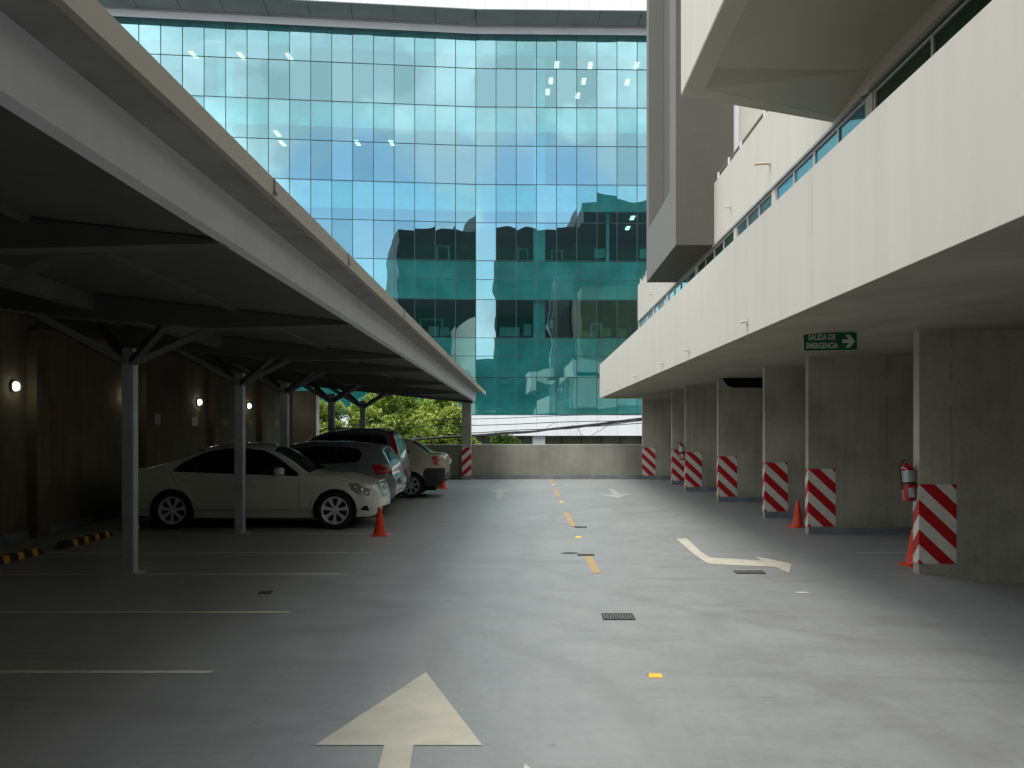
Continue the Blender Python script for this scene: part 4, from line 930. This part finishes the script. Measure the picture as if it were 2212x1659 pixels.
def squeeze(spec, kr, kf):
    wb = spec['wb']; f = lambda u: u * kr if u < 0 else (wb + (u - wb) * kf if u > wb else u)
    for k in ('top', 'bot', 'belt', 'dlo'): spec[k] = [(f(p[0]), p[1]) for p in spec[k]]
    spec['len'] = (f(spec['len'][0]), f(spec['len'][1])); spec['side_parts'] = [(n, [(f(p[0]), p[1]) for p in q], m) for n, q, m in spec['side_parts']]
    spec['seams'] = [(n, [(f(p[0]), p[1]) for p in q]) for n, q in spec['seams']]
    if 'bonnet' in spec: spec['bonnet'] = tuple(f(a) for a in spec['bonnet'])
    if 'boot' in spec: spec['boot'] = tuple(f(a) for a in spec['boot'])
    spec['screens'] = [(n, f(a), f(b_), l_) for n, a, b_, l_ in spec['screens']]
def car(spec, loc, rz, label):
    t = thing(spec['name'], label, spec['cat'], loc, rz); u0, u1 = spec['len']; Wd = spec['W']
    ztop, zbot, belt = catmull(spec['top']), catmull(spec['bot']), catmull(spec['belt'])
    us = [u0]; du = .016
    while us[-1] < u1 - 1e-6:
        d = min(us[-1] - u0, u1 - us[-1]); us.append(min(u1, us[-1] + (.005 if d < .05 else .010 if d < .14 else du)))
    us = np.array(us); ns = len(us); nz, ny = 76, 34
    def wp(u):
        dr = u - u0; df = u1 - u; a = np.ones_like(u)
        for d, (ln, am, rc, wm) in ((dr, spec['rear']), (df, spec['front'])):
            a -= am * np.clip((ln - d) / ln, 0, 1) ** 2.2
            k = np.clip(d / rc, 0, 1); a *= wm + (1 - wm) * np.sqrt(np.clip(1 - (1 - k) ** 2, 0, 1))
        return Wd * a
    wheels = [(0.0, spec['Rw']), (spec['wb'], spec['Rw'])]; Ra = spec['Rw'] + spec.get('arch', .045)
    def ys(u, z):
        s = np.where(z < .55, 1 - .085 * np.clip((.55 - z) / .35, 0, 2) ** 2, 1 - .045 * np.clip((z - .55) / .42, 0, 2) ** 2)
        bz = belt(u); up = np.clip(z - bz, 0, 2); y = wp(u) * s - spec['tumble'] * up - spec.get('tum2', .10) * up ** 2 - .012 * np.clip(up / .02, 0, 1)
        for zc, am in spec.get('crease', ()): y = y + am * np.exp(-((z - zc(u)) / .018) ** 2)
        y = y - .010 * np.clip((.34 - z) / .02, 0, 1)      # sill step
        for (wx, rw) in wheels:
            d = np.hypot(u - wx, z - rw); y = y + .014 * np.exp(-((d - Ra - .02) / .035) ** 2)
        return y
    zt = ztop(us); zb = zbot(us); crown = spec['crown'](us, zt)
    ze = zt - crown
    # side grid parameters (u,z)
    tt = np.linspace(0, 1, nz); U = np.repeat(us[:, None], nz, 1); Z = zb[:, None] + (ze - zb)[:, None] * tt[None]
    for poly in [smooth_poly(spec['dlo'])] + [p for _, p, _ in spec['side_parts']]:
        snap(U[1:-1, 1:-1], Z[1:-1, 1:-1], poly, .0085) if False else None
    U2, Z2 = U.copy(), Z.copy(); A = U2[1:-1, 1:-1].copy(); Bz = Z2[1:-1, 1:-1].copy(); dlo = smooth_poly(spec['dlo'])
    snap(A, Bz, dlo, .0095)
    for wx, rw in wheels:
        d = np.hypot(A - wx, Bz - rw); k = np.abs(d - Ra) < .0095; A[k] = wx + (A[k] - wx) * Ra / d[k]; Bz[k] = rw + (Bz[k] - rw) * Ra / d[k]
    U2[1:-1, 1:-1] = A; Z2[1:-1, 1:-1] = Bz
    Ysd = ys(U2, Z2)
    # top grid
    tj = np.linspace(0, 1, ny)[1:]; ye = Ysd[:, -1]
    Yt = ye[:, None] * (1 - tj[None]); Ut = np.repeat(us[:, None], ny - 1, 1); fr = 1 - tj[None]
    Zt = zt[:, None] - crown[:, None] * (.75 * fr ** 2 + .25 * fr ** 4)
    bow = spec.get('bow', .0)      # windscreens and ends bow outwards in plan
    X = np.concatenate([U2, Ut], 1); Y = np.concatenate([Ysd, Yt], 1); Zg = np.concatenate([Z2, Zt], 1)
    k0, k1 = nz - 7, nz + 6
    for _ in range(5):
        for G_ in (Y, Zg):
            n_ = G_.copy(); n_[:, k0:k1] = .5 * G_[:, k0:k1] + .25 * (G_[:, k0 - 1:k1 - 1] + G_[:, k0 + 1:k1 + 1]); G_[:] = n_
    nr = X.shape[1]
    xs_mid = (us - (u0 + u1) / 2) / ((u1 - u0) / 2)
    frac = np.clip(np.abs(Y) / Wd, 0, 1)
    X = X - np.sign(xs_mid)[:, None] * bow * (frac ** 2) * np.clip(np.abs(xs_mid) * 1.6 - .2, 0, 1)[:, None] * (np.arange(nr)[None] >= nz - 3)
    # caps
    nk = 22
    def cap(i, sgn):
        rows = []; ring = np.stack([X[i], Y[i], Zg[i]], 1)
        for k in range(1, nk + 1):
            q = ring.copy(); f = 1 - k / nk; q[:, 1] = ring[:, 1] * f; q[:, 0] = ring[:, 0] + sgn * spec.get('capb', .05) * (1 - f ** 2) * np.clip((Zg[i] - zb[i]) / .05, 0, 1) * np.clip((zt[i] - Zg[i]) / .05, 0, 1)
            q[:, 2] = ring[:, 2] + (np.where(np.arange(nr) >= nz, zt[i] - ring[:, 2], 0)) * (1 - f ** 2)
            rows.append(q)
        return np.array(rows)
    full = np.stack([X, Y, Zg], 2)
    GR = np.concatenate([cap(0, -1)[::-1], full, cap(-1, 1)], 0); NS = GR.shape[0]
    # normals
    du_ = np.gradient(GR, axis=0); dv_ = np.gradient(GR, axis=1); N = np.cross(dv_, du_); L = np.linalg.norm(N, axis=2, keepdims=True); N = N / np.maximum(L, 1e-9)
    # face classes
    fc = (GR[:-1, :-1] + GR[1:, :-1] + GR[:-1, 1:] + GR[1:, 1:]) / 4; fx, fy, fz = fc[..., 0], fc[..., 1], fc[..., 2]
    si = np.arange(NS - 1)[:, None] * np.ones((1, nr - 1), int); rj = np.ones((NS - 1, 1), int) * np.arange(nr - 1)[None]
    body = (si >= nk) & (si < NS - 1 - nk); side = body & (rj < nz - 1); topf = body & (rj >= nz - 1); capr = si < nk; capf = si >= NS - 1 - nk
    cls = np.zeros(fx.shape, int); names = ['body']; mats = [spec['paint']]
    def new(nm, mt): names.append(nm); mats.append(mt); return len(names) - 1
    for nm, poly, mt in spec['side_parts']:
        cls[(side | (capr | capf) & (rj < nz - 1)) & inpoly(fx, fz, poly)] = new(nm, mt)
    if 'bonnet' in spec:
        cls[topf & (fx > spec['bonnet'][0]) & (fx < spec['bonnet'][1])] = new('bonnet', spec['paint'])
    if 'boot' in spec: cls[topf & (fx > spec['boot'][0]) & (fx < spec['boot'][1])] = new('boot_lid', spec['paint'])
    w = side & inpoly(fx, fz, dlo)
    cuts = spec['dlo_cuts']; gi = [new('side_window', 'car_glass') for _ in range(len(cuts) + 1)]
    for k in range(len(cuts) + 1):
        lo = cuts[k - 1] + .022 if k else -9; hi = cuts[k] - .022 if k < len(cuts) else 9; cls[w & (fx > lo) & (fx < hi)] = gi[k]
    for c_ in cuts: cls[w & (np.abs(fx - c_) <= .022)] = new('window_pillar', 'trim')
    yl = np.abs(fy) / np.maximum(np.concatenate([np.repeat(ye[:1], nk), ye[:-1], np.repeat(ye[-1:], nk)])[:, None], .01)
    for nm, a, c_, lim in spec['screens']:
        cls[topf & (fx > a) & (fx < c_) & (yl < lim)] = new(nm, 'windscreen')
    for nm, test, mt in spec.get('cap_parts', ()): cls[test(fx, fy, fz, capr, capf)] = names.index(nm) if nm in names else new(nm, mt)
    dead = np.zeros(fx.shape, bool)
    for wx, rw in wheels: dead |= side & (np.hypot(fx - wx, fz - rw) < Ra - .002) 
    # emit meshes
    for c_, nm in enumerate(names):
        sel = np.argwhere((cls == c_) & ~dead)
        if len(sel) == 0: continue
        for group in ([(1, -1)] if nm not in ('door', 'headlamp', 'tail_lamp', 'side_window', 'fog_lamp', 'window_pillar') else [(1,), (-1,)]):
            idx = {}; V = []; NV = []; F = []
            for sg_ in group:
                for i, j in sel:
                    q = []
                    for (a, c2) in ((i, j), (i + 1, j), (i + 1, j + 1), (i, j + 1)):
                        key = (a, c2, sg_ if c2 < nr - 1 else 1)
                        if key not in idx:
                            idx[key] = len(V); p = GR[a, c2]; nn = N[a, c2]; V.append((p[0], -p[1] * sg_, p[2])); NV.append((nn[0], -nn[1] * sg_, nn[2]))
                        q.append(idx[key])
                    F.append(q if sg_ > 0 else q[::-1])
            me = bpy.data.meshes.new(nm); me.from_pydata(V, [], F); me.materials.append(M[mats[c_]])
            me.polygons.foreach_set('use_smooth', [True] * len(F)); me.update()
            # orient custom normals along the face side
            NV = [Vector(x) for x in NV]
            fn = me.polygons[len(F) // 2]
            try: me.normals_split_custom_set_from_vertices([tuple((x if x.length > .5 else Vector((0, 0, 1)))) for x in NV])
            except Exception: pass
            o = bpy.data.objects.new(nm, me); COL.objects.link(o); o.parent = t
    # seams
    for nm, line in spec['seams']:
        line = [Vector(p) for p in line]; pts = []
        for i in range(len(line) - 1):
            n_ = max(2, int((line[i + 1] - line[i]).length / .03))
            for k in range(n_): pts.append(line[i].lerp(line[i + 1], k / n_))
        pts.append(line[-1]); uu = np.array([p.x for p in pts]); zz = np.array([p.y for p in pts]); yy = ys(uu, zz)
        b = MB()
        for sg_ in (1, -1): b.tube([(u, -sg_ * (y + .0005), z) for u, y, z in zip(uu, yy, zz)], .0035, 5)
        b.build(nm, 'trim', t, local=True)
    # underbody and wheel wells
    b = MB(); b.box(u0 + .25, u1 - .25, -Wd + .24, Wd - .24, .17, .42); b.build('underbody', 'trim', t, local=True)
    for wx, rw in wheels:
        for sg_ in (1, -1):
            b = MB(); v = []; yo = float(ys(np.array([wx]), np.array([rw + Ra]))[0]) - .004
            for k in range(25):
                a = math.pi * (-.12 + 1.24 * k / 24); cx_, cz_ = wx + (Ra - .001) * math.cos(a), rw + (Ra - .001) * math.sin(a)
                v += [(cx_, sg_ * yo, cz_), (cx_, sg_ * (Wd - .26), cz_)]
            b.add(v, [(2 * k, 2 * k + 1, 2 * k + 3, 2 * k + 2) for k in range(24)])
            v = [(wx, sg_ * (Wd - .26), rw)] + [v[2 * k + 1] for k in range(25)]; b.add(v, [(0, k, k + 1) for k in range(1, 25)]); b.build('wheel_well', 'trim', t, local=True)
            build_wheel(t, wx, sg_ * (Wd - .125), sg_, rw, spec['rim'], spec['spokes'], spec['alloy'], spec.get('wide', .045))
    # mirrors
    mu, mz = spec['mirror']
    for sg_ in (1, -1):
        y = float(ys(np.array([mu]), np.array([mz]))[0]); b = MB()
        b.bar((mu + .02, sg_ * (y - .02), mz - .05), (mu + .0, sg_ * (y + .07), mz - .03), .05, .03)
        prof = [(0, -.105), (.045, -.10), (.066, -.06), (.07, 0), (.064, .06), (.042, .1), (0, .105)]; V = []; n_ = 14
        for r_, h in prof:
            for k in range(n_): a = 2 * math.pi * k / n_; q_ = lambda w_: math.copysign(abs(w_) ** .6, w_); V.append((mu - .01 + r_ * q_(math.cos(a)) * 1.15, sg_ * (y + .13) + h, mz + .015 + r_ * q_(math.sin(a)) * .95))
        b.add(V, [(i * n_ + k, i * n_ + (k + 1) % n_, (i + 1) * n_ + (k + 1) % n_, (i + 1) * n_ + k) for i in range(len(prof) - 1) for k in range(n_)])
        mm = b.build('mirror', spec['paint'], t, True, True)
    # door handles
    for hx, hz in spec['handles']:
        for sg_ in (1, -1):
            y = float(ys(np.array([hx]), np.array([hz]))[0]); b = MB()
            b.tube([(hx - .10, sg_ * y, hz), (hx - .085, sg_ * (y + .03), hz + .004), (hx + .085, sg_ * (y + .03), hz + .004), (hx + .10, sg_ * y, hz)], .012, 8); b.build('door_handle', spec['paint'], t, True, True)
    if 'extra' in spec: spec['extra'](t, ys, GR, nk)
    return t

def crown_std(cab0, cab1):
    def f(u, zt): return .045 + .045 * np.clip(1 - np.abs((u - (cab0 + cab1) / 2) / ((cab1 - cab0) / 2 + .25)) ** 4, 0, 1)
    return f
# --- ivory saloon, nose to the lane
def sedan_extra(t, ys, GR, nk):
    K = .17
    # grille with chrome slats, badge ring, plate
    g = MB(); w_ = .34
    for k in range(4):
        z = .545 + .055 * k; x = 3.60 - K - .033 * k; g.bar((x, -w_ + .01 * k, z), (x, w_ - .01 * k, z), .02, .014)
    g.bar((3.605 - K, -w_, .52), (3.48 - K * .8, -w_ - .01, .76), .024, .02); g.bar((3.605 - K, w_, .52), (3.48 - K * .8, w_ + .01, .76), .024, .02); g.bar((3.48 - K * .8, -w_, .765), (3.48 - K * .8, w_, .765), .02, .02)
    gg = g.build('grille', 'chrome', t, local=True)
    g = MB(); g.add([(3.59 - K, -w_, .52), (3.59 - K, w_, .52), (3.47 - K * .8, w_, .755), (3.47 - K * .8, -w_, .755)], [(0, 1, 2, 3)]); g.build('mesh', 'trim', gg, local=True)
    g = MB()
    for k in range(24):
        a, c = 2 * math.pi * k / 24, 2 * math.pi * (k + 1) / 24; g.bar((3.575 - K, .07 * math.cos(a), .63 + .07 * math.sin(a)), (3.575 - K, .07 * math.cos(c), .63 + .07 * math.sin(c)), .014, .014)
    for k in range(3):
        a = R(90 + 120 * k); g.bar((3.575 - K, 0, .63), (3.575 - K, .068 * math.cos(a), .63 + .068 * math.sin(a)), .014, .012)
    g.build('badge', 'chrome', gg, local=True)
    g = MB(); g.box(3.625 - K, 3.64 - K, -.26, .26, .36, .48); g.build('number_plate', 'plate', t, local=True)
    for sg_ in (-1, 1):
        for (u, z, r_) in ((3.145, .655, .036), (3.22, .60, .030), (3.045, .70, .026)):
            y = float(ys(np.array([u]), np.array([z]))[0]); b = MB(); b.lathe([(0, .014), (r_ * .6, .011), (r_, 0)], 14, axis='y'); o = b.build('lamp_lens', 'lens', t, True, True); o.location = (u, sg_ * (y - .004), z)
            if sg_ < 0: o.rotation_euler = (0, 0, math.pi)
    for sg_ in (-1, 1):
        b = MB(); uu = np.linspace(1.5, 3.0, 3)
        for u in (.85,): pass
cr_line = lambda u: .70 - .035 * (u - 2.7) ** 2 * .12 + .015 * (u - 1.2)
sedan = dict(name='saloon_car', cat='car', len=(-.95, 3.60), W=.885, wb=2.71, Rw=.315, rim=.222, spokes=7, alloy='alloy', wide=.036, paint='white_paint', arch=.045,
    top=[(-.95, .86), (-.91, .965), (-.82, 1.005), (-.61, 1.03), (-.24, 1.115), (.10, 1.255), (.35, 1.355), (.60, 1.412), (.9, 1.437), (1.2, 1.437), (1.45, 1.415), (1.66, 1.355), (1.95, 1.195), (2.24, .985), (2.36, .955), (2.75, .915), (3.10, .845), (3.35, .79), (3.46, .75), (3.54, .64), (3.60, .54)],
    bot=[(-.95, .42), (-.85, .27), (-.6, .22), (0, .19), (2.7, .19), (3.2, .20), (3.45, .215), (3.60, .30)],
    belt=[(-.95, .93), (0, .955), (.5, .95), (1.2, .925), (2.1, .865), (2.3, .86), (3.6, .80)],
    rear=(.9, .10, .16, .80), front=(1.0, .10, .30, .62), tumble=.40, tum2=.16, crown=crown_std(.1, 1.9),
    dlo=[(-.02, .962), (.13, 1.10), (.42, 1.265), (.75, 1.335), (1.15, 1.345), (1.45, 1.315), (1.70, 1.20), (2.10, .93), (2.10, .885)], dlo_cuts=[.38, 1.12],
    side_parts=[('door', [(1.12, .30), (2.12, .30), (2.12, .885), (2.1, .95), (1.68, 1.235), (1.45, 1.335), (1.12, 1.365)], 'white_paint'),
                ('door', [(.42, .30), (1.12, .30), (1.12, 1.365), (.7, 1.35), (.4, 1.28), (.10, 1.10), (-.02, .97), (.05, .83), (.22, .60), (.40, .42)], 'white_paint'),
                ('headlamp', [(2.98, .765), (3.16, .765), (3.34, .69), (3.42, .66), (3.41, .565), (3.34, .545), (3.17, .585), (3.05, .655)], 'head_lamp'),
                ('fog_lamp', [(3.22, .315), (3.27, .38), (3.36, .395), (3.40, .30)], 'trim'),
                ('tail_lamp', [(-1.0, .90), (-.66, .90), (-.60, .84), (-.66, .76), (-1.0, .74)], 'red_lamp')],
    bonnet=(2.36, 3.44), boot=(-.93, -.62), screens=[('windscreen', 1.62, 2.27, .90), ('rear_window', -.25, .40, .86)],
    cap_parts=[('lower_intake', lambda x, y, z, r, f: f & (z < .36) & (z > .30) & (np.abs(y) < .5), 'trim')],
    crease=[(cr_line, .006)], seams=[('seam', [(2.12, .32), (2.12, .86)]), ('seam', [(1.12, .32), (1.12, .92)]), ('seam', [(.42, .33), (.40, .42), (.22, .60), (.05, .83), (-.02, .95)]), ('seam', [(.36, .315), (2.35, .315)]), ('seam', [(2.24, .93), (2.5, .885), (3.0, .80), (3.35, .735)])],
    mirror=(1.82, .955), handles=[(1.28, .80), (.26, .83)], extra=sedan_extra)
squeeze(sedan, .97, .82)
s_ = car(sedan, (-6.00, 16.65, 0), 0, 'ivory four door saloon parked nose towards the lane, nearest car')
# --- silver hatchback
def plate_extra(x, z):
    def f(t, ys, GR, nk):
        b = MB(); b.box(x - .012, x, -.26, .26, z, z + .12); b.build('number_plate', 'plate', t, local=True)
    return f
hatch = dict(name='hatchback', cat='car', len=(-.76, 3.42), W=.88, wb=2.66, Rw=.315, rim=.205, spokes=5, alloy='alloy_dull', paint='silver_paint',
    top=[(-.76, .50), (-.745, .72), (-.69, .82), (-.65, .98), (-.56, 1.13), (-.44, 1.28), (-.38, 1.345), (-.1, 1.385), (.5, 1.43), (1.1, 1.43), (1.5, 1.37), (2.0, 1.12), (2.25, 1.0), (2.7, .95), (3.1, .85), (3.34, .70), (3.42, .52)],
    bot=[(-.76, .42), (-.6, .30), (0, .20), (2.7, .19), (3.42, .28)], belt=[(-.76, 1.03), (0, 1.01), (1.0, .97), (2.2, .93), (3.42, .85)],
    rear=(.6, .10, .16, .82), front=(.9, .12, .25, .7), tumble=.36, tum2=.15, crown=crown_std(-.3, 2.0),
    dlo=[(.04, 1.19), (.10, 1.035), (.4, 1.02), (2.1, .97), (1.6, 1.25), (1.2, 1.33), (.4, 1.33), (.12, 1.28)], dlo_cuts=[.55, 1.25],
    side_parts=[('door', [(.5, .3), (1.25, .3), (1.25, 1.36), (.3, 1.36), (.10, 1.28), (.08, 1.0), (.35, .6)], 'silver_paint'), ('door', [(1.25, .3), (2.15, .3), (2.15, .97), (1.6, 1.30), (1.25, 1.36)], 'silver_paint'),
                ('tail_lamp', [(-.18, .985), (-.37, 1.0), (-.56, .955), (-.72, .90), (-.72, .80), (-.52, .82), (-.32, .79)], 'red_lamp'),
                ('bumper_trim', [(-.9, .40), (-.9, .33), (-.3, .2), (-.3, .26)], 'black_plastic')],
    screens=[('windscreen', 1.45, 2.15, .9), ('rear_window', -.60, -.42, .86)], cap_parts=[('tail_lamp', lambda x, y, z, r, f: r & (z > .80) & (np.abs(y) > .45), 'red_lamp')],
    crease=[(lambda u: .87 - .03 * u, .010), (lambda u: .55 + 0 * u, .004)], seams=[('seam', [(2.15, .3), (2.15, .93)]), ('seam', [(1.25, .3), (1.25, .95)]), ('seam', [(.5, .33), (.35, .6), (.1, .98)])],
    mirror=(1.85, 1.03), handles=[(1.42, .88), (.42, .90)], extra=plate_extra(-.655, .60))
squeeze(hatch, .80, 1)
car(hatch, (-3.20, 18.8, 0), math.pi, 'silver hatchback with red tail lamp just behind the ivory saloon')
# --- dark grey estate / suv
suv = dict(name='sport_utility_car', cat='car', len=(-.86, 3.55), W=.90, wb=2.62, Rw=.345, rim=.21, spokes=5, alloy='alloy_dull', paint='grey_paint',
    top=[(-.86, .60), (-.85, .92), (-.82, 1.05), (-.77, 1.25), (-.68, 1.52), (-.62, 1.61), (-.3, 1.645), (.3, 1.66), (.75, 1.63), (1.1, 1.52), (1.4, 1.34), (1.8, 1.12), (2.1, 1.06), (2.9, .98), (3.4, .82), (3.55, .55)],
    bot=[(-.86, .42), (-.6, .32), (0, .26), (2.7, .26), (3.55, .32)], belt=[(-.86, 1.12), (0, 1.10), (1.2, 1.06), (3.55, .95)],
    rear=(.5, .08, .14, .85), front=(.8, .12, .25, .7), tumble=.26, tum2=.12, crown=crown_std(-.5, 1.8),
    dlo=[(-.66, 1.13), (-.62, 1.16), (-.47, 1.52), (-.2, 1.55), (.7, 1.55), (1.1, 1.40), (1.55, 1.12), (1.5, 1.08)], dlo_cuts=[-.22, .42],
    side_parts=[('door', [(.25, .32), (.9, .32), (.9, 1.58), (-.2, 1.58), (-.2, 1.1), (.1, .7)], 'grey_paint'), ('tail_lamp', [(-.60, 1.58), (-.74, 1.50), (-.82, 1.14), (-.76, 1.10), (-.70, 1.16), (-.56, 1.50)], 'red_lamp'),
                ('bumper_trim', [(-1, .62), (-.4, .62), (-.4, .3), (-1, .3)], 'black_plastic')],
    screens=[('windscreen', 1.0, 1.75, .9), ('rear_window', -.80, -.70, .84)],
    cap_parts=[('tail_lamp', lambda x, y, z, r, f: r & (z > 1.1) & (np.abs(y) > .62), 'red_lamp')], crease=[(lambda u: .80 + 0 * u, .006)], seams=[('seam', [(.9, .35), (.9, 1.05)])],
    mirror=(1.35, 1.15), handles=[(.35, .98)], extra=lambda t, ys, GR, nk: ([(lambda b: (b.tube([(-.45, s * .62, 1.60), (-.40, s * .62, 1.655), (.8, s * .62, 1.675), (.95, s * .62, 1.60)], .014, 6), b.build('roof_rail', 'black_plastic', t, local=True)))(MB()) for s in (-1, 1)],
        (lambda b: (b.extrude([(-.78, 1.60), (-.60, 1.64), (-.55, 1.60)], -.55, .55, 'y'), b.build('spoiler', 'grey_paint', t, local=True)))(MB())))
car(suv, (-3.66, 21.15, 0), math.pi, 'dark grey utility car with tall red tail lamp, behind the silver hatchback')
# --- champagne saloon
beige = dict(name='saloon_car', cat='car', len=(-.93, 3.45), W=.855, wb=2.58, Rw=.30, rim=.20, spokes=7, alloy='alloy_dull', wide=.03, paint='beige_paint',
    top=[(-.93, .60), (-.92, .92), (-.89, 1.03), (-.80, 1.075), (-.54, 1.09), (-.42, 1.13), (-.22, 1.26), (-.02, 1.37), (.25, 1.425), (.9, 1.44), (1.3, 1.40), (1.8, 1.15), (2.15, .98), (2.8, .90), (3.3, .75), (3.45, .5)],
    bot=[(-.93, .42), (-.8, .33), (-.3, .25), (0, .19), (2.6, .19), (3.45, .28)], belt=[(-.93, 1.02), (0, .99), (1.2, .95), (3.45, .85)],
    rear=(.7, .10, .18, .80), front=(.9, .12, .25, .7), tumble=.38, tum2=.15, crown=crown_std(-.1, 1.8),
    dlo=[(.06, 1.02), (.04, 1.12), (.25, 1.30), (.5, 1.35), (1.2, 1.35), (1.5, 1.22), (1.95, .97)], dlo_cuts=[.30, 1.0],
    side_parts=[('door', [(.42, .3), (1.0, .3), (1.0, 1.38), (.45, 1.38), (.2, 1.32), (.0, 1.1), (.05, .95), (.35, .6)], 'beige_paint'), ('bumper', [(-1, .72), (-.40, .72), (-.34, .60), (-.34, .2), (-1, .2)], 'black_plastic'),
                ('tail_lamp', [(-.56, 1.0), (-.60, .86), (-.66, .76), (-.76, .78), (-.80, .98), (-.74, 1.01)], 'red_lamp'), ('fuel_flap', [(-.22, .93), (-.02, .93), (-.02, .80), (-.22, .80)], 'beige_paint')],
    boot=(-.90, -.5), screens=[('windscreen', 1.3, 2.05, .9), ('rear_window', -.47, .0, .84)],
    cap_parts=[('bumper', lambda x, y, z, r, f: r & (z < .72), 'black_plastic'), ('tail_lamp', lambda x, y, z, r, f: r & (z > .78) & (z < 1.0) & (np.abs(y) > .52), 'red_lamp')],
    crease=[(lambda u: .84 + 0 * u, .008), (lambda u: .93 + 0 * u, .004)], seams=[('seam', [(1.0, .3), (1.0, .97)]), ('seam', [(.42, .33), (.35, .6), (.05, .95)]), ('seam', [(-.22, .80), (-.02, .80), (-.02, .93), (-.22, .93), (-.22, .80)])],
    mirror=(1.6, 1.0), handles=[(1.15, .86), (.2, .87)], extra=plate_extra(-.87, .80))
squeeze(beige, .88, 1)
car(beige, (-2.92, 23.6, 0), math.pi, 'champagne saloon with black bumper, farthest parked car, tail towards the lane')
